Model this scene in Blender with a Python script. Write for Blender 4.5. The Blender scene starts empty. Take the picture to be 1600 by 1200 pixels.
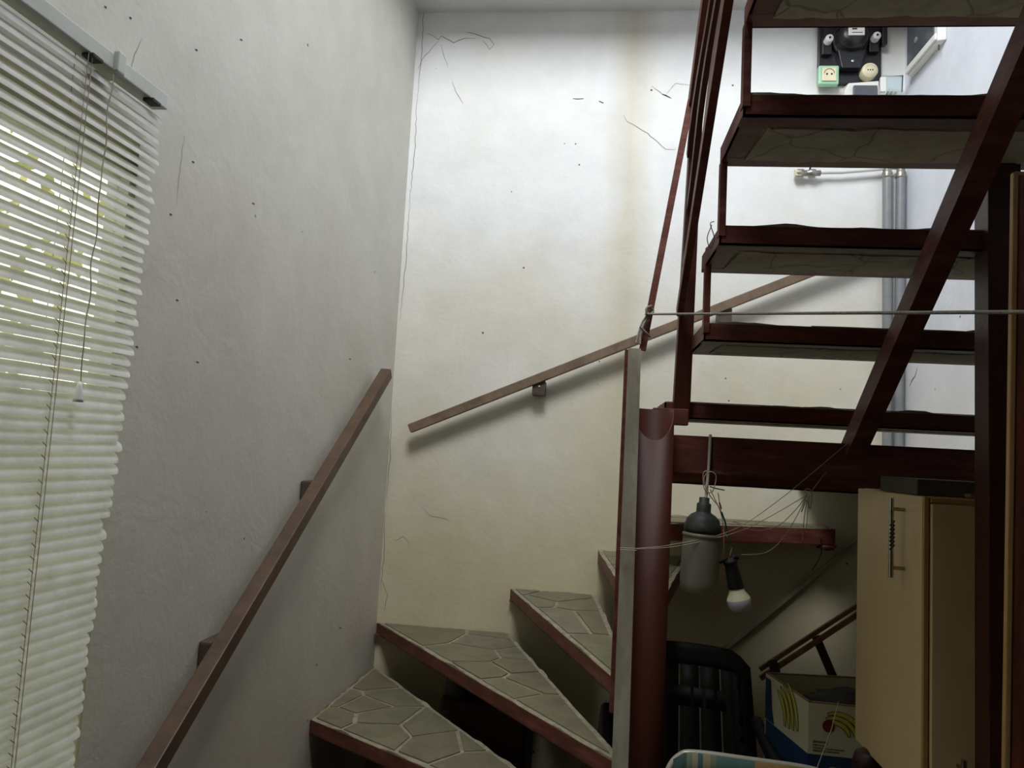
import bpy, bmesh, math, random
from mathutils import Vector as V, Matrix, noise as mnoise
random.seed(7)
S = bpy.context.scene
COL = S.collection
EYE = 1.484                      # eye height above the floor

# ------------------------------------------------------------------ camera
def cam_axes(yaw=6.05, pitch=5.0, roll=3.1):
    y, p, r = (math.radians(a) for a in (yaw, pitch, roll))
    fw = V((-math.sin(y) * math.cos(p), math.cos(y) * math.cos(p), math.sin(p)))
    rt = fw.cross(V((0, 0, 1))).normalized(); up = rt.cross(fw)
    return rt * math.cos(r) + up * math.sin(r), up * math.cos(r) - rt * math.sin(r), fw
CR, CU, CF = cam_axes()
cd = bpy.data.cameras.new('camera'); cam = bpy.data.objects.new('camera', cd); COL.objects.link(cam)
cd.sensor_fit = 'HORIZONTAL'; cd.sensor_width = 36.0; cd.lens = 36.0 * 1150 / 1600; cd.clip_start = 0.02
M3 = Matrix((CR, CU, -CF)).transposed()
cam.matrix_world = Matrix.Translation((0, 0, EYE)) @ M3.to_4x4()
S.camera = cam

# ------------------------------------------------------------------ light
w = bpy.data.worlds.new('sky'); S.world = w; w.use_nodes = True
bg = w.node_tree.nodes['Background']; bg.inputs[0].default_value = (1.0, 0.965, 0.79, 1); bg.inputs[1].default_value = 2.1

def area(name, loc, target, sx, sy, power, color, portal=False):
    l = bpy.data.lights.new(name, 'AREA'); l.shape = 'RECTANGLE'; l.size = sx; l.size_y = sy
    l.energy = power; l.color = color
    o = bpy.data.objects.new(name, l); COL.objects.link(o)
    o.location = loc
    o.rotation_euler = (V(target) - V(loc)).to_track_quat('-Z', 'Y').to_euler()
    if portal: l.cycles.is_portal = True
    return o
# daylight of the upstairs window, falling through the open stairwell
area('upstairs_daylight', (-0.15, 0.85, EYE + 2.75), (0.75, 3.1, EYE + 1.2), 1.0, 1.0, 76, (0.95, 0.98, 1.0))
# daylight entering by the window with the blind (portal samples the sky)
area('window_daylight_portal', (-1.16, 0.75, EYE + 0.0), (0, 0.75, EYE + 0.0), 1.2, 1.6, 10, (1, 1, 1), portal=True)

vs = S.view_settings
S.display_settings.display_device = 'sRGB'
vs.view_transform = 'Standard'; vs.look = 'None'; vs.exposure = 0.0; vs.gamma = 1.0; vs.use_curve_mapping = False

# ------------------------------------------------------------------ photo geometry helpers
def ray(px, py): return CR * ((px - 800) / 1150) - CU * ((py - 600) / 1150) + CF
EV = V((0, 0, EYE))
def aty(px, py, Y): v = ray(px, py); return EV + v * (Y / v.y)
def atx(px, py, X): v = ray(px, py); return EV + v * (X / v.x)
def E(x, y, z): return V((x, y, z + EYE))       # point given by height relative to the eye
def lwx(y, off=0.0): return -1.022 + 0.055 * y + off   # left wall plane
def ls(a, b, t): return a + (b - a) * t

# ------------------------------------------------------------------ materials
def nt(name):
    m = bpy.data.materials.new(name); m.use_nodes = True
    t = m.node_tree; return m, t, t.nodes['Principled BSDF']
def srgb(h):
    c = [int(h[i:i + 2], 16) / 255 for i in (0, 2, 4)]
    return tuple(x / 12.92 if x <= .04045 else ((x + .055) / 1.055) ** 2.4 for x in c) + (1,)
def N(t, ty, **k):
    n = t.nodes.new(ty)
    for a, b in k.items():
        if a.startswith('i_'): n.inputs[a[2:].replace('_', ' ')].default_value = b
        else: setattr(n, a, b)
    return n
def ramp(t, fac, stops, interp='LINEAR'):
    r = N(t, 'ShaderNodeValToRGB'); r.color_ramp.interpolation = interp
    el = r.color_ramp.elements
    while len(el) > 1: el.remove(el[-1])
    el[0].position = stops[0][0]; el[0].color = stops[0][1]
    for p, c in stops[1:]:
        e = el.new(p); e.color = c
    t.links.new(fac, r.inputs[0]); return r.outputs[0]
def mix(t, fac, a, b, mode='MIX'):
    m = N(t, 'ShaderNodeMix', data_type='RGBA', blend_type=mode)
    for s, v in ((m.inputs[0], fac), (m.inputs[6], a), (m.inputs[7], b)):
        if hasattr(v, 'node'): t.links.new(v, s)
        else: s.default_value = v
    return m.outputs[2]
def noise(t, scale, detail=4, rough=.6, vec=None, dist=0):
    n = N(t, 'ShaderNodeTexNoise'); n.inputs['Scale'].default_value = scale
    n.inputs['Detail'].default_value = detail; n.inputs['Roughness'].default_value = rough; n.inputs['Distortion'].default_value = dist
    if vec: t.links.new(vec, n.inputs['Vector'])
    return n.outputs['Fac']
def bump(t, p, h, strength=.3, dist=.005):
    b = N(t, 'ShaderNodeBump'); b.inputs['Strength'].default_value = strength; b.inputs['Distance'].default_value = dist
    t.links.new(h, b.inputs['Height']); t.links.new(b.outputs[0], p.inputs['Normal'])
def ocoord(t, sc=(1, 1, 1)):
    c = N(t, 'ShaderNodeTexCoord'); m = N(t, 'ShaderNodeMapping'); m.inputs['Scale'].default_value = sc
    t.links.new(c.outputs['Object'], m.inputs['Vector']); return m.outputs[0]
def mat(name, c1, c2=None, rough=.6, scale=12, metal=0, bmp=.15, bscale=60, stretch=(1, 1, 1), spec=.5):
    m, t, p = nt(name); v = ocoord(t, stretch)
    c1 = srgb(c1); c2 = srgb(c2) if c2 else tuple(x * .8 for x in c1[:3]) + (1,)
    f = noise(t, scale, 5, .6, v)
    t.links.new(ramp(t, f, [(.35, c1), (.65, c2)]), p.inputs['Base Color'])
    p.inputs['Roughness'].default_value = rough; p.inputs['Metallic'].default_value = metal
    p.inputs['Specular IOR Level'].default_value = spec
    if bmp: bump(t, p, noise(t, bscale, 4, .6, v), bmp, .003)
    return m

def wall_mat(name, base, warm, amount, lo, hi):
    """painted plaster: trowel relief, blotches, warmer colour towards the foot, small chips"""
    m, t, p = nt(name); v = ocoord(t)
    sep = N(t, 'ShaderNodeSeparateXYZ'); t.links.new(v, sep.inputs[0])
    f = noise(t, 1.3, 4, .55, v)
    mr = N(t, 'ShaderNodeMapRange'); mr.inputs['From Min'].default_value = lo; mr.inputs['From Max'].default_value = hi
    mr.inputs['To Min'].default_value = 1; mr.inputs['To Max'].default_value = 0
    t.links.new(sep.outputs[2], mr.inputs['Value'])
    ad = N(t, 'ShaderNodeMath', operation='MULTIPLY_ADD'); t.links.new(f, ad.inputs[0]); ad.inputs[1].default_value = 1.1
    t.links.new(mr.outputs[0], ad.inputs[2])
    sb = N(t, 'ShaderNodeMapRange'); sb.inputs['From Min'].default_value = .55; sb.inputs['From Max'].default_value = 1.5
    sb.inputs['To Max'].default_value = amount; t.links.new(ad.outputs[0], sb.inputs['Value'])
    c = mix(t, sb.outputs[0], srgb(base), srgb(warm))
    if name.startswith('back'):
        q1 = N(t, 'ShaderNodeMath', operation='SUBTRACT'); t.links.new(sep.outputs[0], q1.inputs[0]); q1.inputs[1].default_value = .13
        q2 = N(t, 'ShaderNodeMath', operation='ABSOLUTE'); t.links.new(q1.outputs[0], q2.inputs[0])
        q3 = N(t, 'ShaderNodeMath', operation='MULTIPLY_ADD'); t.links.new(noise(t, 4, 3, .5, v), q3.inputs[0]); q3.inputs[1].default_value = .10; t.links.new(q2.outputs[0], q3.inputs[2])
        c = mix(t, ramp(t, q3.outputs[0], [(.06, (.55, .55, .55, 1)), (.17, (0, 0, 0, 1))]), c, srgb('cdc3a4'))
    f2 = noise(t, 5, 6, .65, v)
    c = mix(t, .55, c, ramp(t, f2, [(.3, (.80, .80, .80, 1)), (.7, (1, 1, 1, 1))]), 'MULTIPLY')
    # chips and specks
    vo = N(t, 'ShaderNodeTexVoronoi'); vo.inputs['Scale'].default_value = 9; t.links.new(v, vo.inputs['Vector'])
    sp = ramp(t, vo.outputs['Distance'], [(.0, (1, 1, 1, 1)), (.035, (1, 1, 1, 1)), (.05, (0, 0, 0, 1))])
    gate = ramp(t, noise(t, 2.1, 2, .5, v), [(.5, (0, 0, 0, 1)), (.56, (1, 1, 1, 1))])
    g = mix(t, 1.0, sp, gate, 'MULTIPLY')
    c = mix(t, g, c, srgb('6a625a'))
    t.links.new(c, p.inputs['Base Color'])
    p.inputs['Roughness'].default_value = .62; p.inputs['Specular IOR Level'].default_value = .07
    h = N(t, 'ShaderNodeMath', operation='MULTIPLY_ADD'); t.links.new(noise(t, 7, 7, .55, v, 1.0), h.inputs[0]); h.inputs[1].default_value = 3.0
    t.links.new(noise(t, 60, 4, .6, v), h.inputs[2])
    bump(t, p, h.outputs[0], .22, .004)
    return m
M = {}
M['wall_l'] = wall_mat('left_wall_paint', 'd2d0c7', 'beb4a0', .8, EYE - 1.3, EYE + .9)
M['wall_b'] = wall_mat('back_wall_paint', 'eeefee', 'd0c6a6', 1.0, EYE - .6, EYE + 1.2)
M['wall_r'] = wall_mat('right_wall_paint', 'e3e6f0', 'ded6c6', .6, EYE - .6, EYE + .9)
M['ceil'] = wall_mat('ceiling_paint', 'dcdad8', 'd4d0ca', .4, 0, 3)
M['dim'] = mat('front_wall_dark', '57483a', '483a2e', .6, 3)  # wall out of view, made dark to cut light bounced under the stairs
M['floor'] = mat('floor_boards', '4a382a', '362920', .5, 3, stretch=(1, 8, 1))

def steel_mat():
    m, t, p = nt('oxide_red_painted_steel'); v = ocoord(t)
    f = noise(t, 9, 6, .7, v)
    f = noise(t, 7, 7, .7, ocoord(t, (1, 1.5, 6)))
    c = ramp(t, f, [(.3, srgb('50281f')), (.52, srgb('663a31')), (.75, srgb('805246'))])
    chips = ramp(t, noise(t, 26, 8, .75, v, .6), [(.0, (0, 0, 0, 1)), (.68, (0, 0, 0, 1)), (.72, (1, 1, 1, 1))])
    c = mix(t, chips, c, srgb('84604f'))
    t.links.new(c, p.inputs['Base Color']); p.inputs['Roughness'].default_value = .5; p.inputs['Specular IOR Level'].default_value = .22
    bump(t, p, noise(t, 35, 5, .6, v), .35, .003); return m
M['steel'] = steel_mat()
def post_mat():
    m, t, p = nt('post_red_paint'); v = ocoord(t, (1, 1, .3))
    c = ramp(t, noise(t, 8, 5, .6, v), [(.3, srgb('401c12')), (.7, srgb('4c2418'))])
    t.links.new(c, p.inputs['Base Color']); p.inputs['Roughness'].default_value = .5; p.inputs['Specular IOR Level'].default_value = .3
    bump(t, p, noise(t, 20, 3, .5, v), .15, .002); return m
M['post'] = post_mat()
def concrete_mat():
    m, t, p = nt('rough_cement_underside'); v = ocoord(t)
    c = ramp(t, noise(t, 14, 7, .7, v), [(.3, srgb('978f7a')), (.7, srgb('bbb39d'))])
    vo = N(t, 'ShaderNodeTexVoronoi', feature='DISTANCE_TO_EDGE'); vo.inputs['Scale'].default_value = 7
    dv = N(t, 'ShaderNodeMapping'); nn = N(t, 'ShaderNodeTexNoise'); nn.inputs['Scale'].default_value = 6
    t.links.new(v, nn.inputs['Vector'])
    mx = mix(t, .12, v, nn.outputs['Color']); t.links.new(mx, vo.inputs['Vector'])
    cr = ramp(t, vo.outputs['Distance'], [(0, (.35, .35, .35, 1)), (.02, (1, 1, 1, 1))])
    c = mix(t, .8, c, cr, 'MULTIPLY'); t.links.new(c, p.inputs['Base Color'])
    p.inputs['Roughness'].default_value = .9; bump(t, p, noise(t, 25, 7, .7, v), .8, .006); return m
M['cement'] = concrete_mat()
def stone_mat(name, a, b):
    m, t, p = nt(name); v = ocoord(t)
    c = ramp(t, noise(t, 11, 7, .65, v, .5), [(.3, srgb(a)), (.7, srgb(b))])
    c = mix(t, .5, c, ramp(t, noise(t, 45, 5, .7, v), [(.3, (.72, .70, .66, 1)), (.65, (1, 1, 1, 1))]), 'MULTIPLY')
    t.links.new(c, p.inputs['Base Color']); p.inputs['Roughness'].default_value = .55
    bump(t, p, noise(t, 30, 6, .65, v), .4, .003); return m
M['stones'] = [stone_mat('flagstone_grey', '6c6858', '837d68'), stone_mat('flagstone_olive', '6a6650', '807a62'), stone_mat('flagstone_brown', '6a6450', '7e765e')]
M['mortar'] = mat('pale_mortar', '9f9880', '827b66', .9, 30, bmp=.7, bscale=70)
M['wood'] = mat('brown_handrail_wood', '604938', '4b392c', .5, 16, stretch=(1, 1, 1), bmp=.2)
M['wood_g'] = mat('greyed_handrail_wood', '7d6954', '66523f', .55, 16, bmp=.2)
M['bracket'] = mat('dark_bracket_wood', '55483c', '453a30', .5, 20)
M['screw'] = mat('screw_zinc', 'd8d8d4', 'c0c0bc', .3, metal=.8, bmp=0)
M['strip'] = mat('scuffed_silver_paint', 'b3ab98', '8a8270', .6, 14, stretch=(1, 1, .35), bmp=.3)
M['black'] = mat('black_bakelite', '1b1c20', '131417', .35, 10, bmp=.1)
M['blackp'] = mat('black_plastic', '0d0d0e', '080809', .6, 10, bmp=.05)
M['dark'] = mat('dark_grey_rubber', '33352f', '272923', .6, 14, bmp=.3)
M['white'] = mat('white_plastic', 'ecebe6', 'deddd6', .4, 8, bmp=.05)
M['cream'] = mat('cream_plastic', 'e9e2c4', 'ddd5b2', .4, 8, bmp=.05)
M['green'] = mat('mint_plastic', 'a6d6b4', '98c9a7', .4, 8, bmp=.05)
M['pipe'] = mat('grey_painted_pipe', '8b8e90', '7d8082', .4, 10, bmp=.1)
M['alu'] = mat('dull_metal', 'a8a49a', '8c887e', .35, 20, metal=.7)
M['cab'] = mat('cream_laminate', 'd9bf8f', 'cdb282', .42, 2.5, bmp=.03)
M['cabedge'] = mat('ochre_edge_band', 'b08a4a', '9c7840', .5, 6)
M['chrome'] = mat('handle_steel', 'c0bbb2', '9a958c', .2, 40, metal=1, bmp=0)
M['varn'] = mat('varnished_redwood', '8a3a14', '5d2008', .25, 6, stretch=(6, 6, 1), bmp=.03)
M['varn_e'] = mat('pale_wood_edge', 'b58f58', 'a07c48', .45, 10)
M['dbrown'] = mat('dark_brown_post_paint', '4a2414', '38190d', .45, 14, bmp=.3)
M['rope'] = mat('grey_twisted_rope', '9a948a', '77726a', .9, 200, bmp=.6, bscale=300)
M['string'] = mat('pale_string', 'b3a98f', '9c937b', .8, 60, bmp=0)
M['wire_r'] = mat('red_insulation', 'a3271c', None, .5, bmp=0)
M['wire_g'] = mat('green_insulation', '1f5a3c', None, .5, bmp=0)
M['rust'] = mat('dark_rust_red_box', '3a1a10', '2a120b', .7, 6)
M['card'] = mat('box_print_white', 'c8c6a4', 'b9b795', .7, 6, bmp=.1)
M['cardin'] = mat('brown_cardboard', '8a6648', '775539', .85, 8, bmp=.15)
M['blue'] = mat('box_print_blue', '1f3a5c', '1a3150', .6, 6, bmp=.05)
M['yel'] = mat('banana_yellow_print', 'c3b748', 'b3a73e', .6, 8, bmp=.03)
M['ink'] = mat('dark_print_ink', '2b2d1c', '222416', .6, bmp=0)
M['reddot'] = mat('maroon_print', '6e2414', '5d1e10', .6, bmp=0)
M['crack'] = mat('plaster_crack', '9b968e', '857f76', .9, bmp=0)
M['dirt'] = mat('dark_chip', '4b433b', '3a332c', .9, bmp=0)
M['pvc'] = mat('white_window_plastic', 'c9ccc6', 'bcbfb8', .4, bmp=.03)
M['tube'] = mat('pale_chair_tube', 'b6b2a2', 'a29e90', .35, metal=.2, bmp=.05)
M['brownbar'] = mat('pinkish_brown_lath', '87624c', '6c4a38', .6, 12)
M['lath'] = mat('white_painted_lath', 'a9a38f', '8f8a77', .6, 12)
M['dkred'] = mat('dark_red_plastic', '2c0807', '240605', .5, 8, bmp=.05)
M['smoke'] = mat('smoked_window', '565a60', '484c52', .15, 8, bmp=0)
M['greybox'] = mat('drab_flat_box', '4e4a3c', '403c30', .7, 8)
M['leaf'] = mat('garden_leaves', 'c9c488', 'a9ab6c', .6, 4, bmp=.3)

def slat_mat():
    m, t, p = nt('white_slat'); v = ocoord(t)
    c = ramp(t, noise(t, 18, 5, .7, v), [(.35, srgb('dededa')), (.7, srgb('c8c7c0'))])
    t.links.new(c, p.inputs['Base Color']); p.inputs['Roughness'].default_value = .4
    tr = N(t, 'ShaderNodeBsdfTranslucent'); t.links.new(c, tr.inputs[0])
    ms = N(t, 'ShaderNodeMixShader'); ms.inputs[0].default_value = .22
    t.links.new(p.outputs[0], ms.inputs[1]); t.links.new(tr.outputs[0], ms.inputs[2])
    t.links.new(ms.outputs[0], t.nodes['Material Output'].inputs[0]); return m
M['slat'] = slat_mat()
def glass(name, col, rough=.1, alpha=.4):
    m, t, p = nt(name)
    p.inputs['Base Color'].default_value = srgb(col); p.inputs['Roughness'].default_value = rough
    tr = N(t, 'ShaderNodeBsdfTransparent'); tr.inputs[0].default_value = srgb(col)
    ms = N(t, 'ShaderNodeMixShader'); ms.inputs[0].default_value = alpha
    f = noise(t, 14, 3)
    t.links.new(ramp(t, f, [(.3, (rough,) * 3 + (1,)), (.7, (min(1, rough * 1.5),) * 3 + (1,))]), p.inputs['Roughness'])
    t.links.new(tr.outputs[0], ms.inputs[1]); t.links.new(p.outputs[0], ms.inputs[2])
    t.links.new(ms.outputs[0], t.nodes['Material Output'].inputs[0]); return m
M['pane'] = glass('window_glass', 'f4f8f4', .05, .12)
M['jar'] = glass('dusty_lamp_glass', 'b8b4a0', .3, .33)
M['lid'] = glass('clear_cover', 'e8f0f2', .15, .35)
M['bulb'] = mat('bulb_diffuser', 'c9c6d2', 'bdbac6', .25, bmp=0)
M['bulbn'] = mat('bulb_neck', 'ded9b8', 'd2cdac', .35, bmp=0)

def stripe_mat():
    m, t, p = nt('striped_canvas'); v = ocoord(t)
    sep = N(t, 'ShaderNodeSeparateXYZ'); t.links.new(v, sep.inputs[0])
    mr = N(t, 'ShaderNodeMapRange'); mr.inputs['From Min'].default_value = .215; mr.inputs['From Max'].default_value = .565
    t.links.new(sep.outputs[0], mr.inputs['Value'])
    st = [(0, '38504a'), (.10, '69745f'), (.135, '8c886c'), (.17, '3e5a60'), (.20, '8f8668'), (.25, '68755a'), (.285, '4b6962'),
          (.52, '95764a'), (.74, '777648'), (.80, '7f7848'), (.835, '2f4c44'), (.87, '847b4f'), (.97, '4b6962')]
    c = ramp(t, mr.outputs[0], [(a, srgb(b)) for a, b in st], 'CONSTANT')
    c = mix(t, .4, c, ramp(t, noise(t, 30, 5, .7, v), [(.3, (.6, .6, .6, 1)), (.7, (1, 1, 1, 1))]), 'MULTIPLY')
    t.links.new(c, p.inputs['Base Color']); p.inputs['Roughness'].default_value = .9
    bump(t, p, noise(t, 250, 2, .5, v), .4, .001); return m
M['stripe'] = stripe_mat()

# ------------------------------------------------------------------ mesh helpers (all in world coordinates)
class MB:
    def __init__(s): s.v = []; s.f = []; s.sm = []
    def add(s, vs_, fs, smooth=False):
        n = len(s.v); s.v += [tuple(p) for p in vs_]
        for f in fs: s.f.append([n + i for i in f]); s.sm.append(smooth)
        return s
    def box(s, lo, hi):
        x0, y0, z0 = lo; x1, y1, z1 = hi
        vs_ = [(x, y, z) for z in (z0, z1) for x, y in ((x0, y0), (x1, y0), (x1, y1), (x0, y1))]
        return s.add(vs_, [(3, 2, 1, 0), (4, 5, 6, 7), (0, 1, 5, 4), (1, 2, 6, 5), (2, 3, 7, 6), (3, 0, 4, 7)])
    def bar(s, a, b, w_, h_, side=V((1, 0, 0)), w2=None, h2=None):
        """square bar a->b, width w_ along `side`, height h_ across"""
        a, b = V(a), V(b); d = (b - a).normalized(); sd = (side - d * side.dot(d)).normalized(); n = d.cross(sd)
        w2 = w2 or w_; h2 = h2 or h_; vs_ = []
        for p, ww, hh in ((a, w_, h_), (b, w2, h2)):
            for i, j in ((-1, -1), (1, -1), (1, 1), (-1, 1)): vs_.append(p + sd * (i * ww / 2) + n * (j * hh / 2))
        return s.add(vs_, [(3, 2, 1, 0), (4, 5, 6, 7), (0, 1, 5, 4), (1, 2, 6, 5), (2, 3, 7, 6), (3, 0, 4, 7)])
    def prism(s, poly, z0, z1):
        n = len(poly)
        area2 = sum(poly[i][0] * poly[(i + 1) % n][1] - poly[(i + 1) % n][0] * poly[i][1] for i in range(n))
        if area2 < 0: poly = poly[::-1]
        vs_ = [(p[0], p[1], z0) for p in poly] + [(p[0], p[1], z1) for p in poly]
        return s.add(vs_, [tuple(range(n))[::-1], tuple(range(n, 2 * n))] + [(i, (i + 1) % n, n + (i + 1) % n, n + i) for i in range(n)])
    def tube(s, pts, r, n=8, cap=True, r_end=None):
        pts = [V(p) for p in pts]; rings = []; prev = None
        for i, p in enumerate(pts):
            d = (pts[min(i + 1, len(pts) - 1)] - pts[max(i - 1, 0)]).normalized()
            if prev is None:
                u = d.orthogonal().normalized()
            else:
                u = (prev - d * prev.dot(d)); u = u.normalized() if u.length > 1e-6 else d.orthogonal().normalized()
            prev = u; q = d.cross(u)
            rr = r if r_end is None else ls(r, r_end, i / (len(pts) - 1))
            rings.append([p + (u * math.cos(2 * math.pi * k / n) + q * math.sin(2 * math.pi * k / n)) * rr for k in range(n)])
        vs_ = [v for rg in rings for v in rg]; fs = []
        for i in range(len(pts) - 1):
            for k in range(n):
                a = i * n + k; b = i * n + (k + 1) % n; fs.append((a, b, b + n, a + n))
        s.add(vs_, fs, True)
        if cap:
            s.add(rings[0], [tuple(range(n))[::-1]]); s.add(rings[-1], [tuple(range(n))])
        return s
    def lathe(s, prof, c, axis=V((0, 0, 1)), n=24, smooth=True):
        """prof: (radius, height) pairs along axis from c"""
        c = V(c); axis = V(axis).normalized(); u = axis.orthogonal().normalized(); q = axis.cross(u)
        vs_ = [c + axis * h + (u * math.cos(2 * math.pi * k / n) + q * math.sin(2 * math.pi * k / n)) * max(r, 1e-4) for r, h in prof for k in range(n)]
        fs = [(i * n + k, i * n + (k + 1) % n, (i + 1) * n + (k + 1) % n, (i + 1) * n + k) for i in range(len(prof) - 1) for k in range(n)]
        return s.add(vs_, fs, smooth)
    def build(s, name, m, parent=None, bevel=0, base=None):
        me = bpy.data.meshes.new(name); me.from_pydata([tuple(v) for v in s.v], [], s.f)
        for p, b in zip(me.polygons, s.sm): p.use_smooth = b
        bm = bmesh.new(); bm.from_mesh(me); bmesh.ops.recalc_face_normals(bm, faces=bm.faces)
        if bevel:
            ed = [e for e in bm.edges if len(e.link_faces) == 2 and e.calc_face_angle(0) > .6]
            bmesh.ops.bevel(bm, geom=ed, offset=bevel, segments=2, affect='EDGES', profile=.6, clamp_overlap=True)
        bm.to_mesh(me); bm.free()
        me.materials.append(m)
        o = bpy.data.objects.new(name, me); COL.objects.link(o)
        if parent: adopt(o, parent)
        return o
def world_off(o):
    L = V(o.location); p = o.parent
    while p: L += V(p.location); p = p.parent
    return L
def adopt(o, parent):
    o.parent = parent; o.location = -world_off(parent)
def tag(o, label=None, cat=None, group=None, kind=None):
    if label: o['label'] = label
    if cat: o['category'] = cat
    if group: o['group'] = group
    if kind: o['kind'] = kind
    return o
def thing(name, loc, label, cat, group=None):
    o = bpy.data.objects.new(name, None); COL.objects.link(o); o.location = loc; o.empty_display_size = .05
    return tag(o, label, cat, group)
def struct(o): o['kind'] = 'structure'; return o
def box(name, m, lo, hi, parent=None, bevel=0): return MB().box(lo, hi).build(name, m, parent, bevel)

# ------------------------------------------------------------------ room shell
YB = 3.12; XR = 1.262; YF = -1.6; ZC = EYE + 1.95; ZU = EYE + 3.9
struct(box('floor', M['floor'], (-1.35, YF - .1, -.1), (XR + .12, YB + .12, 0)))
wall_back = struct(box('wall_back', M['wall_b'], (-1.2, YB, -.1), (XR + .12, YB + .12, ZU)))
wall_right = struct(box('wall_right', M['wall_r'], (XR, YF - .1, -.1), (XR + .12, YB, ZU)))
struct(box('wall_front', M['dim'], (-1.35, YF - .12, -.1), (XR, YF, ZU)))
# left wall with a window opening  (y .15..1.30, z eye-.85..eye+.60) in strips that follow its slight skew
WY0, WY1, WZ0, WZ1 = .15, 1.385, EYE - .85, EYE + .585
lw = MB()
def lbox(y0, y1, z0, z1): lw.prism([(lwx(y0), y0), (lwx(y1), y1), (lwx(y1) - .14, y1), (lwx(y0) - .14, y0)], z0, z1)
lw.prism([(lwx(WY1), WY1), (lwx(YB), YB), (lwx(YB) - .14, YB), (lwx(1.6) - .14, 1.6)], -.1, ZU);
lw.prism([(lwx(WY1), WY1), (lwx(1.6) - .14, 1.6), (lwx(WY1) - .14, WY1)], -.1, WZ0); lw.prism([(lwx(WY1), WY1), (lwx(1.6) - .14, 1.6), (lwx(WY1) - .14, WY1)], WZ1, ZU); lbox(YF, WY0, -.1, ZU); lbox(WY0, WY1, -.1, WZ0); lbox(WY0, WY1, WZ1, ZU)
wall_left = struct(lw.build('wall_left', M['wall_l']))
# ceiling: a slab with the stairwell left open
cl = MB(); cl.box((-1.12, 2.62, ZC), (XR, YB, ZC + .16)); cl.box((-1.12, YF, ZC), (XR, -.35, ZC + .16)); cl.box((-1.12, -.35, ZC), (-.72, 2.62, ZC + .16))
struct(cl.build('ceiling', M['ceil']))
struct(box('ceiling_upstairs', M['ceil'], (-1.2, YF - .1, ZU), (XR + .12, YB + .12, ZU + .1)))

# window behind the blind: frame, mullion, glass
win = struct(bpy.data.objects.new('window_1', None)); COL.objects.link(win); win.location = (lwx(WY1), WY1, WZ0)
xf = lambda y: lwx(y) - .085
fr = MB()
for (y0, y1, z0, z1) in ((WY0, WY1 + .06, WZ0, WZ0 + .05), (WY0, WY1 + .06, WZ1 - .05, WZ1), (WY0, WY0 + .05, WZ0, WZ1), (WY1 + .06, WY1 + .10, WZ0, WZ1), (.70, .755, WZ0, WZ1)):
    fr.prism([(xf(y0) + .025, y0), (xf(y1) + .025, y1), (xf(y1) - .025, y1), (xf(y0) - .025, y0)], z0, z1)
fr.build('window_frame', M['pvc'], win)
for y0, y1 in ((WY0 + .05, .70), (.755, WY1 + .06)):
    MB().prism([(xf(y0) + .003, y0), (xf(y1) + .003, y1), (xf(y1) - .003, y1), (xf(y0) - .003, y0)], WZ0 + .05, WZ1 - .05).build('pane', M['pane'], win)

# cracks and chips of the plaster: thin flakes proud of the wall
def ribbon(pts, wd, nrm):
    mb = MB(); pts = [V(p) for p in pts]; vs_ = []
    for i, p in enumerate(pts):
        d = (pts[min(i + 1, len(pts) - 1)] - pts[max(i - 1, 0)]).normalized(); s_ = d.cross(nrm)
        k = wd * (.25 + .75 * math.sin(math.pi * (i + .5) / len(pts)))
        vs_ += [p - s_ * k / 2, p + s_ * k / 2]
    mb.add(vs_, [(2 * i, 2 * i + 1, 2 * i + 3, 2 * i + 2) for i in range(len(pts) - 1)]); return mb
def crack(px, wd=.0035, mk='crack', wall=None, fn=None, nrm=V((0, -1, 0))):
    fn = fn or (lambda x, y: aty(x, y, YB - .0008)); out = []
    for a, b in zip(px[:-1], px[1:]):
        n = max(1, int(math.dist(a, b) / 7))
        for k in range(n):
            t_ = k / n; out.append((ls(a[0], b[0], t_) + random.uniform(-1, 1) * (k > 0), ls(a[1], b[1], t_) + random.uniform(-1, 1) * (k > 0)))
    out.append(px[-1])
    ribbon([fn(*q) for q in out], wd, nrm).build('crack' if mk == 'crack' else 'chip', M[mk], wall or wall_back)
crack([(668, 52), (685, 62), (690, 56), (709, 67), (726, 60), (744, 60)], .004)
crack([(728, 50), (748, 55), (765, 60), (772, 70)], .004); crack([(755, 64), (765, 77), (772, 70)], .003)
crack([(685, 64), (660, 92), (653, 108)], .0025); crack([(689, 70), (700, 105)], .002)
crack([(706, 127), (712, 143), (724, 162)], .0025)
crack([(974, 180), (980, 190), (998, 200), (1012, 208), (1028, 222), (1040, 233), (1056, 233)], .0035)
crack([(895, 154), (912, 154)], .004, 'dirt'); crack([(936, 158), (943, 161)], .005, 'dirt')
crack([(1018, 134), (1036, 148), (1050, 154)], .003); crack([(1040, 148), (1056, 130), (1078, 133)], .002)
crack([(1035, 147), (1048, 153)], .005, 'dirt')
crack([(596, 905), (606, 930), (600, 955)], .003); crack([(660, 792), (672, 806), (700, 812)], .002)
crack([(617, 845), (630, 838), (640, 850)], .002)
lfn = lambda x, y: (lambda v: EV + v * ((-1.022 + .0008) / (v.x - .055 * v.y)))(ray(x, y))
for q in ((202, 27), (275, 468), (307, 565), (265, 334), (375, 61), (300, 252), (394, 317), (212, 541), (163, 10), (305, 77), (530, 980), (545, 560)):
    crack([q, (q[0] + 2, q[1] + 1), (q[0] + 4, q[1] + 2)], .0035, 'dirt', wall_left, lfn, V((1, 0, 0)))
crack([(222, 60), (210, 85), (204, 118)], .0015, 'crack', wall_left, lfn, V((1, 0, 0)))
crack([(288, 212), (282, 260), (276, 320)], .0015, 'crack', wall_left, lfn, V((1, 0, 0)))
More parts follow.
